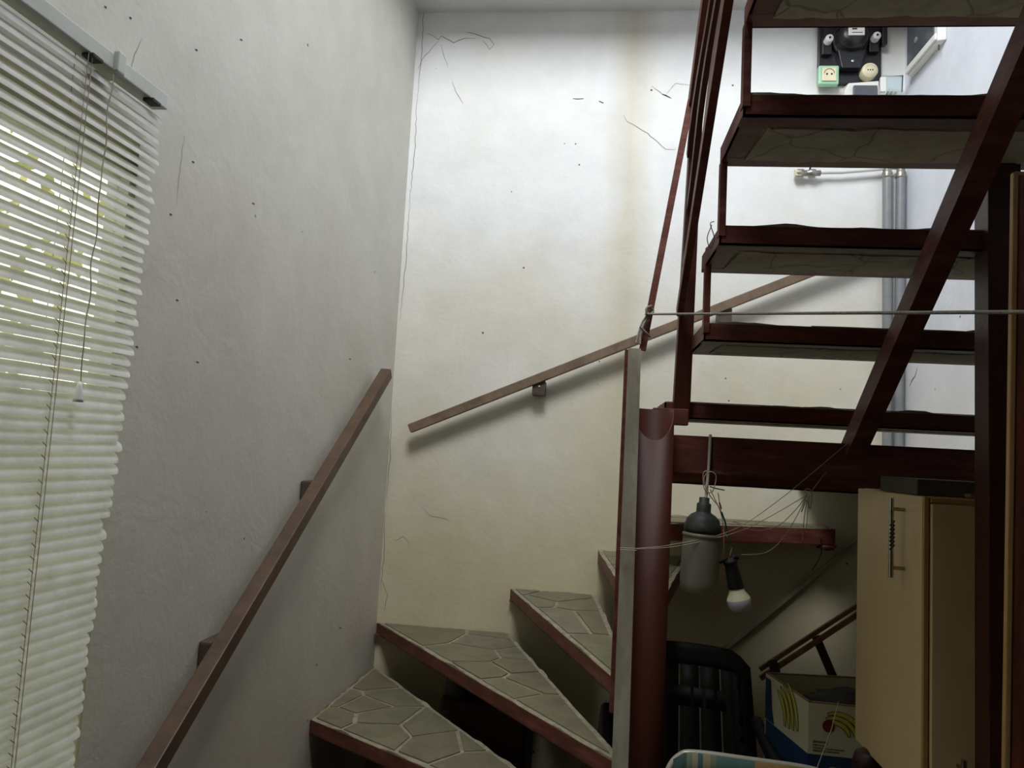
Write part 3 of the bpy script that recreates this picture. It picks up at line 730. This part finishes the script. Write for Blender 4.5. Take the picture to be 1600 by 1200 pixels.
MB().tube([(.87, 3.085, EYE + 1.215), (.87, 3.06, EYE + 1.236), (.84, 3.05, EYE + 1.242)], .004, 6).build('valve_lever', M['dark'], vv)

# ------------------------------------------------------------------ cabinet and what lies on it
cb = thing('wall_cabinet', (.98, 1.8, EYE - .687), 'cream laminate cupboard with steel bar handles hung under the stairs at right', 'cabinet')
cx0, cx1, cy0, cy1, cz0, cz1 = .694, XR - .002, 1.612, 1.98, EYE - .672, EYE - .053
body = MB().box((cx0 + .016, cy0 + .016, cz0), (cx1, cy1, cz1)).build('body', M['cab'], cb, .001)
MB().box((cx0, cy0 + .004, cz0), (cx0 + .0145, cy1, cz1 - .001)).build('door', M['cab'], cb, .002); side_door = bpy.context.scene.objects[-1]
side_door = [o for o in cb.children if o.name.startswith('door')][0]
MB().box((cx0 + .001, cy0 - .004, cz0), (cx0 + .010, cy0 + .004, cz1 + .001)).build('edge_strip', M['cabedge'], cb, .001)
fd = MB().box((cx0 + .013, cy0 - .012, cz0 - .03), (cx1 - .004, cy0 + .004, cz1 - .014)).build('door', M['cab'], cb, .002)
MB().box((cx0 + .013, cy0 - .008, cz1 - .0115), (cx1 - .004, cy0 + .004, cz1 - .002)).build('top_rail', M['cabedge'], cb, .001)
hx, hyy = cx0 - .028, 1.70
h1 = aty(1393, 778, hyy).z; h0 = aty(1392, 902, hyy).z
hh = MB().tube([(hx, hyy, h0), (hx, hyy, h1)], .0055, 14).build('handle', M['chrome'], side_door); hh['label'] = 'steel bar handle with dark twisted middle'
for zz in (ls(h0, h1, .12), ls(h0, h1, .86)): MB().tube([(hx, hyy, zz), (cx0, hyy, zz)], .004, 10).build('handle', M['chrome'], side_door)
tw = MB()
for q in range(7): zz = ls(h0, h1, .38 + q * .05); tw.tube([(hx - .004, hyy - .004, zz - .006), (hx + .005, hyy - .005, zz + .006)], .0022, 5)
tw.build('handle_binding', M['black'], side_door)
h1 = aty(1504, 1186, cy0 - .03)
MB().tube([(h1.x, cy0 - .035, h1.z - .2), (h1.x, cy0 - .035, h1.z)], .005, 12).build('handle', M['chrome'], fd)
MB().tube([(h1.x, cy0 - .035, h1.z - .02), (h1.x, cy0 - .012, h1.z - .02)], .004, 10).build('handle', M['chrome'], fd)

MB().box((.703, 1.66, EYE - .052), (.885, 1.86, EYE - .018)).build('flat_box', M['greybox'], None, .002)
o = bpy.data.objects['flat_box']; tag(o, 'drab flat box lying on top of the cream cupboard', 'box')
o = MB().box((.795, 1.63, EYE - .052), (.86, 1.655, EYE - .043)).build('wooden_offcut', M['cardin'], None, .002); tag(o, 'small brown wooden offcut on the cupboard top', 'offcut')
ws = thing('charger_plug', (.905, 1.7, EYE - .052), 'small white plug standing on the cupboard top beside the flat box', 'plug')
MB().box((.889, 1.68, EYE - .052), (.914, 1.71, EYE - .016)).build('plug_body', M['white'], ws, .004)
cyl('plug_face', M['alu'], (.900, 1.68, EYE - .034), .009, .003, FW, ws, 14)
o = lump((.965, 1.72, EYE - .022), (.045, .05, .026), 3).build('plastic_bag', M['blackp']); tag(o, 'crumpled black plastic bag on the cupboard top beside the brown post', 'bag')

# varnished board at the far right
vb = thing('varnished_board', (.86, 1.2, 0), 'glossy red-brown varnished board with pale edge leaning at the far right', 'board')
MB().bar((.832, 1.186, .005), E(.881, 1.212, .475), .44, .012).build('panel', M['varn'], vb, .002)
MB().bar((.606, 1.184, .005), E(.656, 1.209, .479), .008, .010).build('edge_strip', M['varn_e'], vb, .002)
MB().bar(E(.656, 1.211, .477), E(1.095, 1.211, .477), .012, .006, V((0, 1, 0))).build('edge_strip', M['varn_e'], vb)

# ------------------------------------------------------------------ hanging lamp jar, bulb, strings
def curve(pts, n=10):
    """Catmull-Rom through pts"""
    P = [V(p) for p in pts]; P = [P[0] * 2 - P[1]] + P + [P[-1] * 2 - P[-2]]; out = []
    for i in range(1, len(P) - 2):
        for k in range(n):
            t_ = k / n; a, b, c, d_ = P[i - 1], P[i], P[i + 1], P[i + 2]
            out.append(.5 * ((2 * b) + (c - a) * t_ + (2 * a - 5 * b + 4 * c - d_) * t_ ** 2 + (3 * b - a - 3 * c + d_) * t_ ** 3))
    out.append(P[-2]); return out
Yl = 1.885
L = lambda px, py, Y=Yl: aty(px, py, Y)
hl = thing('hanging_jar_lamp', L(1095, 925), 'dusty glass jar lamp with dark cap hanging from the red landing beam', 'lamp')
ct = L(1103, 780); 
ax = (L(1105, 778) - L(1095, 925)).normalized()
cb_ = L(1097, 832)
MB().lathe([(.0, .0), (.043, 0), (.045, .008), (.044, .02), (.041, .024), (.040, .032), (.030, .043), (.019, .049), (.0175, .052), (.0175, .07), (.014, .073), (.0125, .074), (.0125, .086), (0, .087)], cb_, ax, 28).build('lamp_cap', M['dark'], hl)
MB().lathe([(.040, .004), (.0425, -.005), (.0445, -.012), (.046, -.03), (.046, -.12), (.044, -.135), (.038, -.145), (.02, -.149), (0, -.15)], cb_, ax, 32).build('glass_jar', M['jar'], hl)
MB().lathe([(.044, -.001), (.0475, -.004), (.0475, -.008), (.044, -.011)], cb_, ax, 32).build('jar_rim', M['jar'], hl)
MB().lathe([(0, .0), (.018, -.0), (.018, -.03), (.008, -.034), (0, -.034)], cb_, ax, 16).build('lamp_socket', M['bulbn'], hl)
MB().tube([L(1110, 679, 1.94), L(1107, 735, 1.935), L(1103, 778), L(1102, 786)], .004, 10).build('cable', M['tube'], hl)
MB().tube(curve([L(1107, 735), L(1099, 740), L(1101, 765), L(1113, 768), L(1119, 745), L(1110, 737), L(1100, 748), L(1108, 772), L(1122, 790), L(1127, 800)], 8), .0013, 6).build('tie_string', M['string'], hl)
MB().tube(curve([L(1109, 760), L(1118, 763), L(1132, 766)], 6), .0015, 6).build('loose_wire', M['dark'], hl)

hb = thing('hanging_bulb', L(1153, 948), 'white light bulb in a black holder dangling on wires beside the jar lamp', 'light bulb')
ax2 = (L(1137, 868) - L(1155, 948)).normalized(); c2 = L(1150, 918)
MB().lathe([(.0165, 0), (.0195, -.012), (.026, -.022), (.0285, -.028)], c2, ax2, 28).build('bulb_neck', M['bulbn'], hb)
MB().lathe([(.0285, -.028), (.029, -.034), (.027, -.046), (.020, -.055), (.010, -.060), (0, -.0615)], c2, ax2, 28).build('bulb_globe', M['bulb'], hb)
MB().lathe([(0, -.002), (.0185, -.002), (.0195, .004), (.017, .04), (.015, .056), (.018, .06), (.018, .066), (.01, .07), (0, .07)], c2, ax2, 24).build('bulb_holder', M['blackp'], hb)
MB().tube([L(1117, 877), L(1126, 879), L(1136, 872)], .004, 8).build('holder_lug', M['blackp'], hb)
MB().tube([L(1146, 870), L(1154, 871)], .006, 8).build('holder_lug', M['blackp'], hb)
MB().tube([L(1127, 800) + V((0, -.004, 0)), L(1133, 815), L(1137, 835), L(1144, 855)], .0022, 7).build('green_wire', M['wire_g'], hb)
MB().tube([L(1124, 785), L(1127, 795)], .0022, 7).build('red_wire', M['wire_r'], hb)
MB().tube(curve([L(1122, 770), L(1125, 790), L(1130, 820), L(1131, 850), L(1129, 880)], 6), .0012, 6).build('white_wire', M['string'], hb)
MB().tube(curve([L(1129, 829), L(1143, 850), L(1141, 868)], 6), .0012, 6).build('white_wire', M['string'], hb)
MB().tube(curve([L(1110, 765), L(1117, 780), L(1124, 795), L(1128, 808)], 6), .0012, 6).build('white_wire', M['string'], hb)

# clothes line
cl0 = E(.131, 1.84, .352); cl1 = E(.553, 1.0, .211); end = cl0 + (cl1 - cl0) * ((XR - .135) / .422)
rp = thing('clothes_line', cl0, 'grey rope clothes line stretched from the railing tip across to the right', 'rope')
mid = [ls(0, 1, q / 24) for q in range(25)]
MB().tube([cl0.lerp(end, t_) - V((0, 0, .02 * 4 * t_ * (1 - t_) * 0)) for t_ in mid], .0028, 8).build('rope_run', M['rope'], rp)
kn = MB()
kn.tube(curve([L(1018, 478, 1.845), L(1010, 482, 1.83), L(1012, 492, 1.83), L(1021, 486, 1.85), L(1012, 478, 1.84)], 6), .0028, 6)
kn.tube(curve([L(1014, 488, 1.835), L(1004, 503, 1.835), L(998, 520, 1.83), L(994, 536, 1.82)], 6), .0026, 6)
kn.tube(curve([L(1016, 490, 1.835), L(1007, 505, 1.835), L(1001, 522, 1.83), L(1000, 538, 1.82)], 6), .0026, 6)
kn.tube(curve([L(1000, 510, 1.83), L(1010, 520, 1.83), L(1016, 527, 1.84)], 6), .0022, 6)
kn.build('knot', M['rope'], rp)

# thin strings strung below the landing beam
ty = thing('thin_string', L(983, 856, 1.80), 'thin pale string tied round the silver strip and running up to the diagonal red bar', 'string', 'thin strings under the stairs')
MB().tube([L(969, 856, 1.80), L(995, 857, 1.80)], .0012, 6).build('string_loop', M['string'], ty)
MB().tube([L(969, 859, 1.80), L(995, 860, 1.80)], .0012, 6).build('string_loop', M['string'], ty)
MB().tube(curve([L(995, 857, 1.80), L(1050, 851, 1.83), L(1140, 830, 1.86), L(1215, 783, 1.89), L(1325, 692, 1.93)], 8), .0009, 6).build('string_run', M['string'], ty)
ty = thing('thin_string', L(1262, 772, 1.9), 'bunched pale string knotted below the red landing beam with loose tails', 'string', 'thin strings under the stairs')
MB().tube(curve([L(995, 858, 1.80), L(1060, 853, 1.83), L(1150, 832, 1.86), L(1205, 806, 1.88), L(1262, 773, 1.9)], 8), .0009, 6).build('string_run', M['string'], ty)
MB().tube(curve([L(1262, 773, 1.9), L(1240, 800, 1.89), L(1215, 822, 1.88), L(1185, 829, 1.87), L(1160, 824, 1.87), L(1151, 817, 1.87)], 8), .0009, 6).build('string_run', M['string'], ty)
MB().tube(curve([L(1260, 776, 1.9), L(1242, 812, 1.89), L(1220, 845, 1.88), L(1195, 864, 1.88), L(1158, 867, 1.88)], 8), .0009, 6).build('string_run', M['string'], ty)
MB().tube([L(1266, 770, 1.9), L(1291, 737, 1.94)], .0009, 6).build('string_run', M['string'], ty)
MB().tube(curve([L(1262, 773, 1.9), L(1257, 768, 1.9), L(1262, 764, 1.9), L(1268, 770, 1.9), L(1266, 795, 1.9), L(1260, 782, 1.9), L(1252, 800, 1.9)], 6), .0014, 6).build('knot', M['string'], ty)
MB().tube(curve([L(1263, 775, 1.9), L(1257, 805, 1.9), L(1254, 843, 1.9)], 6), .0009, 6).build('loose_tail', M['string'], ty)
MB().tube(curve([L(1265, 775, 1.9), L(1262, 800, 1.9), L(1260, 832, 1.9)], 6), .0009, 6).build('loose_tail', M['string'], ty)
o = MB().tube(curve([L(1283, 842, 2.5), L(1283, 862, 2.5), L(1276, 880, 2.5), L(1268, 891, 2.5)], 6), .002, 6).build('loose_wire', M['dark'], stair)
# wire loop at the second tread corner
MB().tube(curve([L(1112, 352, 1.575), L(1105, 372, 1.575), L(1110, 388, 1.575), L(1116, 372, 1.575), L(1110, 350, 1.575), L(1116, 346, 1.575)], 6), .001, 6).build('wire_loop', M['dark'], stair)

# ------------------------------------------------------------------ under the stairs
# black plastic armchair
ch = thing('plastic_armchair', (.33, 2.3, 0), 'black plastic garden armchair with slotted back, under the stairs', 'chair')
CX, CY = .322, 2.36
def back_surface(u, v):     # u -1..1 across, v 0..1 up
    half = .235 * (1 - .10 * v); top = EYE - .585 - .012 * u * u - .10 * max(0, abs(u) - .72) ** 1.6 * 3
    return V((CX + u * half, CY + .10 * v - .045 * (u * u) * 1 + .0, ls(.44, top, v)))
bk = MB(); cols = 9; slots = []
def patch(u0, u1, v0, v1, th=.004, n_u=2, n_v=6):
    g = [[back_surface(ls(u0, u1, i / n_u), ls(v0, v1, j / n_v)) for i in range(n_u + 1)] for j in range(n_v + 1)]
    vs_ = [p for rw in g for p in rw] + [p + V((0, th, 0)) for rw in g for p in rw]; n1 = n_u + 1; tot = n1 * (n_v + 1); fs = []
    for j in range(n_v):
        for i in range(n_u):
            a = j * n1 + i; fs += [(a, a + 1, a + n1 + 1, a + n1), (a + tot, a + n1 + tot, a + n1 + 1 + tot, a + 1 + tot)]
    for j in range(n_v): 
        a = j * n1; b = a + n_u; fs += [(a, a + n1, a + n1 + tot, a + tot), (b, b + tot, b + n1 + tot, b + n1)]
    for i in range(n_u): fs += [(i, i + tot, i + 1 + tot, i + 1), (n_v * n1 + i, n_v * n1 + i + 1, n_v * n1 + i + 1 + tot, n_v * n1 + i + tot)]
    bk.add(vs_, fs, True)
patch(-1, 1, .86, 1, n_u=16, n_v=3); patch(-1, 1, 0, .18, n_u=12, n_v=2); patch(-1, 1, .60, .72, n_u=12, n_v=1)
for q in range(8):
    u = -1 + q * 2 / 7; wd = .27 if q in (0, 7) else .262
    patch(max(-1, u - wd / 2 - (wd / 2 if q == 7 else 0)), min(1, u + wd / 2 + (wd / 2 if q == 0 else 0)), .18, .86)
bk.build('backrest', M['blackp'], ch)
st = MB(); st.box((CX - .23, CY - .40, .40), (CX + .23, CY + .02, .43)); st.build('seat', M['blackp'], ch, .01)
for sx in (-1, 1):
    MB().tube(curve([V((CX + sx * .225, CY + .02, .70)), V((CX + sx * .235, CY - .12, .665)), V((CX + sx * .238, CY - .36, .65)), V((CX + sx * .235, CY - .42, .60)), V((CX + sx * .225, CY - .41, .42))], 6), .02, 10).build('armrest', M['blackp'], ch)
    for yy, lean in ((CY - .38, -.02), (CY + .0, .06)):
        MB().bar((CX + sx * .21, yy, .41), (CX + sx * .225, yy + lean, 0), .05, .035, w2=.03, h2=.025).build('leg', M['blackp'], ch, .004)

# striped folding chair in front
dc = thing('folding_chair', (.39, 1.72, 0), 'folding chair with pale tube frame and blue-green and tan striped canvas, at the bottom edge', 'chair')
zt = EYE - .653
fr_ = curve([V((.205, 1.70, .30)), V((.205, 1.735, zt - .10)), V((.212, 1.742, zt - .045)), V((.235, 1.745, zt - .012)), V((.27, 1.746, zt - .002)), V((.39, 1.746, zt - .006)),
             V((.51, 1.746, zt - .012)), V((.545, 1.745, zt - .022)), V((.568, 1.742, zt - .05)), V((.575, 1.735, zt - .10)), V((.575, 1.70, .30))], 6)
MB().tube(fr_, .0075, 10).build('back_frame', M['tube'], dc)
fab = MB(); nx, nz = 14, 14; vs_ = []
for j in range(nz + 1):
    for i in range(nx + 1):
        u, v = i / nx, j / nz; x = ls(.222, .558, u); e_ = min(1, min(u, 1 - u) / .12)
        z_ = ls(.40, zt + .004 - .02 * (1 - e_) ** 2 - .014 * u, v)
        vs_.append((x, ls(1.70, 1.738, v) + .01 * math.sin(math.pi * v) * math.sin(math.pi * u), z_))
fab.add(vs_, [(j * (nx + 1) + i, j * (nx + 1) + i + 1, (j + 1) * (nx + 1) + i + 1, (j + 1) * (nx + 1) + i) for j in range(nz) for i in range(nx)], True)
o = fab.build('canvas_back', M['stripe'], dc); so = o.modifiers.new('s', 'SOLIDIFY'); so.thickness = .004
o = MB().box((.225, 1.36, .37), (.555, 1.70, .378)).build('canvas_seat', M['stripe'], dc, .003)
for x in (.205, .575):
    MB().tube([(x, 1.70, .30), (x, 1.45, .010)], .009, 8).build('leg', M['tube'], dc)
    MB().tube([(x + (.012 if x > .4 else -.012), 1.36, .375), (x + (.012 if x > .4 else -.012), 1.80, .010)], .009, 8).build('leg', M['tube'], dc)
MB().tube([(.193, 1.36, .375), (.587, 1.36, .375)], .009, 8).build('seat_bar', M['tube'], dc)

# support crate and banana box
cr = thing('storage_crate', (.86, 2.3, 0), 'plain brown crate standing on the floor under the banana box', 'crate')
zc = EYE - .875
for zz in (0.0, zc * .26, zc * .52, zc * .78):
    MB().box((.60, 2.10, zz + .01), (1.12, 2.11, zz + zc * .2)).build('plank', M['cardin'], cr, .002)
    MB().box((.60, 2.47, zz + .01), (1.12, 2.48, zz + zc * .2)).build('plank', M['cardin'], cr, .002)
for x in (.60, 1.10):
    for y in (2.112, 2.45): MB().box((x, y, 0), (x + .02, y + .018, zc - .012)).build('corner_post', M['cardin'], cr)
MB().box((.60, 2.10, zc - .012), (1.12, 2.48, zc)).build('lid', M['cardin'], cr, .002)

bn = thing('banana_box', (.86, 2.25, zc), 'open white and blue banana carton with printed bananas, beside the cream cupboard', 'box')
A_, B_, C_, D_ = (.604, 2.055), (1.08, 2.035), (1.10, 2.36), (.553, 2.30)
zt = EYE - .617
sh = MB(); th = .006
def wallp(a, b, z0, z1, sag=0, n=8, t=th):
    mb_ = MB(); a, b = V((a[0], a[1], 0)), V((b[0], b[1], 0)); d = (b - a).normalized(); nn_ = V((-d.y, d.x, 0)); vs_ = []
    for i in range(n + 1):
        u = i / n; p = a.lerp(b, u) - nn_ * (sag * math.sin(math.pi * u))
        for off in (0, t):
            for zz in (z0, z1 - .0 * u): q = p + nn_ * off; vs_.append((q.x, q.y, zz))
    fs = []
    for i in range(n):
        o_ = i * 4; fs += [(o_, o_ + 4, o_ + 5, o_ + 1), (o_ + 2, o_ + 3, o_ + 7, o_ + 6), (o_ + 1, o_ + 5, o_ + 7, o_ + 3), (o_, o_ + 2, o_ + 6, o_ + 4)]
    fs += [(0, 1, 3, 2), (n * 4, n * 4 + 2, n * 4 + 3, n * 4 + 1)]
    mb_.add(vs_, fs); return mb_
zband = EYE - .745
fw_ = wallp(A_, B_, zband, zt).build('front_side', M['card'], bn); lw_ = wallp(D_, A_, zband, zt, .0).build('left_side', M['card'], bn)
wallp(B_, C_, zc, zt).build('right_side', M['card'], bn); wallp(C_, D_, zc, zt).build('rear_side', M['card'], bn)
wallp(A_, B_, zc, zband).build('blue_band', M['blue'], bn); wallp(D_, A_, zc, zband).build('blue_band', M['blue'], bn)
for a, b in ((A_, B_), (B_, C_), (C_, D_), (D_, A_)): wallp(a, b, zt, zt + .003, t=.0075).build('rim', M['cardin'], bn)
MB().prism([A_, B_, C_, D_], zc, zc + .006).build('bottom', M['cardin'], bn)
# print on the box: pieces of ink a fraction of a millimetre proud of the board
fdir = (V(B_ + (0,)) - V(A_ + (0,))).normalized(); fn_ = V((fdir.y, -fdir.x, 0))
ldir = (V(D_ + (0,)) - V(A_ + (0,))).normalized(); ln_ = V((ldir.y, -ldir.x, 0)); ln_ = ln_ if ln_.x < 0 else -ln_
def onf(u, z_, k=.0008): return V(A_ + (0,)) + fdir * u + V((0, 0, z_)) + fn_ * k
def onl(u, z_, k=.0008): return V(A_ + (0,)) + ldir * u + V((0, 0, z_)) + ln_ * k
def banana(on, cu, cz, R, a0, a1, wd, parent):
    n = 12; o_, i_ = [], []
    for q in range(n + 1):
        t_ = ls(a0, a1, q / n); k = wd * math.sin(math.pi * (.08 + .84 * q / n)) ** .6
        o_.append((cu + (R + k) * math.cos(t_), cz + (R + k) * math.sin(t_))); i_.append((cu + (R - k) * math.cos(t_), cz + (R - k) * math.sin(t_)))
    mb_ = MB(); vs_ = [on(*p) for p in o_] + [on(*p) for p in i_]; mb_.add(vs_, [(q, q + 1, n + 2 + q, n + 1 + q) for q in range(n)]); mb_.build('banana_print', M['yel'], parent)
    mk = MB(); loop = o_ + i_[::-1] + [o_[0]]; mk.tube([on(p[0], p[1], .0012) for p in loop], .0009, 4, cap=False)
    mk.build('outline_print', M['ink'], parent)
for q in range(3): banana(onf, .062 + q * .003, EYE - .700 - q * .002, .040 + q * .013, math.radians(12 - q * 2), math.radians(120 - q * 6), .0065, fw_)
for q in range(4): banana(onl, .20 - q * .004, EYE - .712, .075 + q * .019, math.radians(112 + q * 4), math.radians(188 - q * 3), .009, lw_)
dc_ = MB(); c = (.058, EYE - .672 - .02)
cpos = aty(1295, 1135, 2.05); cu = (V((cpos.x, 2.05, 0)) - V(A_ + (0,))).dot(fdir)
dc_.add([onf(cu + .0155 * math.cos(t_), cpos.z + .0155 * math.sin(t_), .002) for t_ in [2 * math.pi * q / 24 for q in range(24)]], [tuple(range(24))]); dc_.build('round_mark', M['reddot'], fw_)
rng = [onf(.175 + .022 * math.cos(t_), EYE - .70 + .022 * math.sin(t_), .001) for t_ in [2 * math.pi * q / 24 for q in range(25)]]
MB().tube(rng, .003, 5, cap=False).build('ring_mark', M['blue'], fw_)
def text(body_, size, loc, xdir, nrm, m, parent, name='printed_words', ext=.0003):
    c_ = bpy.data.curves.new(name, 'FONT'); c_.body = body_; c_.size = size; c_.extrude = ext
    o_ = bpy.data.objects.new(name, c_); COL.objects.link(o_); x = V(xdir).normalized(); n_ = V(nrm).normalized(); y = n_.cross(x)
    R = Matrix((x, y, n_)).transposed().to_4x4(); 
    c_.materials.append(m); bpy.context.view_layer.update()
    me = bpy.data.meshes.new_from_object(o_.evaluated_get(bpy.context.evaluated_depsgraph_get())); bpy.data.objects.remove(o_)
    o_ = bpy.data.objects.new(name, me); COL.objects.link(o_); o_.parent = parent
    o_.matrix_local = Matrix.Translation(V(loc) - world_off(parent)) @ R; return o_
text('BANANAS', .008, onf(.012, EYE - .715), fdir, fn_, M['ink'], fw_)
text('KEEP COOL', .006, onf(.012, EYE - .723), fdir, fn_, M['ink'], fw_)
text('PACKED FOR EXPORT AND SALE', .0052, onf(.012, EYE - .730), fdir, fn_, M['ink'], fw_)
text('PRODUCE OF THE TROPICS', .0052, onf(.012, EYE - .737), fdir, fn_, M['ink'], fw_)
band = [o for o in bn.children if o.name.startswith('blue_band')][0]
text('CHIQUITA', .042, onf(.045, EYE - .800), fdir, fn_, M['pipe'], band, 'brand_lettering')
MB().add([onl(.19, zband + .002), onl(.248, zband + .002), onl(.248, zt - .01), onl(.215, zt - .01), onl(.205, EYE - .70)], [(0, 1, 2, 3, 4)]).build('blue_print', M['blue'], lw_)
o = lump((.83, 2.19, zt - .055), (.215, .125, .05), 9, 4, .3).build('bin_liner', M['blackp']); tag(o, 'black plastic bin liner heaped inside the banana carton', 'bag')
MB().tube([aty(1310, 1097, 2.03), aty(1299, 1140, 1.98), aty(1277, 1199, 1.93), aty(1268, 1240, 1.9)], .0011, 6).build('hanging_string', M['string'])
tag(bpy.data.objects['hanging_string'], 'white string hanging over the front of the banana carton', 'string', 'thin strings under the stairs')

rd = thing('red_canister', (.70, 1.9, 0), 'dark red rounded canister standing in front of the banana carton', 'canister')
p = aty(1356, 1170, 1.9)
rd.location = (p.x, 1.9, 0)
MB().lathe([(0, 0), (.032, 0), (.034, .01), (.034, p.z - .03), (.029, p.z - .012), (.018, p.z - .003), (0, p.z)], (p.x, 1.9, 0), V((0, 0, 1)), 28).build('canister_body', M['dkred'], rd)
MB().lathe([(.0345, 0), (.0355, .004), (.0345, .008)], (p.x, 1.9, p.z - .07), V((0, 0, 1)), 28).build('canister_seam', M['black'], rd)

# laths against the back wall
a = aty(1125, 1020, 3.10); b = aty(1335, 848, 3.10); d = b - a
o = MB().bar(a - d * (a.z / d.z), b + d * .12, .012, .016, V((0, 1, 0))).build('white_lath', M['lath'], None, .001); tag(o, 'long whitish lath leaning diagonally against the back wall under the stairs', 'lath')
tr = thing('wooden_trestle', (.85, 2.6, 0), 'folded pinkish-brown wooden trestle leaning behind the banana carton', 'trestle')
a = aty(1187, 1046, 2.6); b = aty(1330, 952, 2.6); d = b - a
MB().bar(a, a + d * 2.05, .012, .014, V((0, 1, 0))).build('rail', M['brownbar'], tr, .001)
MB().bar(a + V((.0, -.01, -.026)), a + d * 2.05 + V((0, -.01, -.026)), .012, .016, V((0, 1, 0))).build('rail', M['brownbar'], tr, .001)
MB().bar(a + d * .12 + V((0, -.015, .012)), a + d * .17 + V((0, -.015, -.04)), .03, .008, V((1, 0, .6))).build('hinge_clasp', M['bracket'], tr)
c = aty(1275, 985, 2.615)
MB().bar(c + V((.0, 0, -.02)), V((1.2, 2.615, 0)), .012, .026, V((0, 1, 0))).build('leg', M['rust'], tr)
MB().bar(V((1.2, 2.64, 0.0)), V((1.2, 2.64, a.z + d.z * 1.95 + .0)), .012, .026, V((0, 1, 0))).build('leg', M['rust'], tr)

# cupboard and jar in the corner below the winders
ob = thing('low_cupboard', (-.31, 2.87, 0), 'dark rust-brown low cupboard in the shadow below the winder treads', 'cupboard')
MB().box((-.49, 2.72, 0), (-.165, 3.08, EYE - .925)).build('body', M['rust'], ob, .003)
MB().box((-.475, 2.708, .03), (-.18, 2.72, EYE - .955)).build('door', M['rust'], ob, .002)
jr = thing('black_jar', (-.455, 2.78, EYE - .925), 'small black lidded jar standing on the low cupboard below a tread', 'jar')
MB().lathe([(0, 0), (.046, 0), (.048, .01), (.048, .08), (.044, .088)], (-.438, 2.80, EYE - .925), V((0, 0, 1)), 24).build('jar_body', M['dark'], jr)
MB().lathe([(.0, .108), (.046, .106), (.05, .102), (.05, .088), (.0, .086)], (-.438, 2.80, EYE - .925), V((0, 0, 1)), 24).build('jar_lid', M['black'], jr)
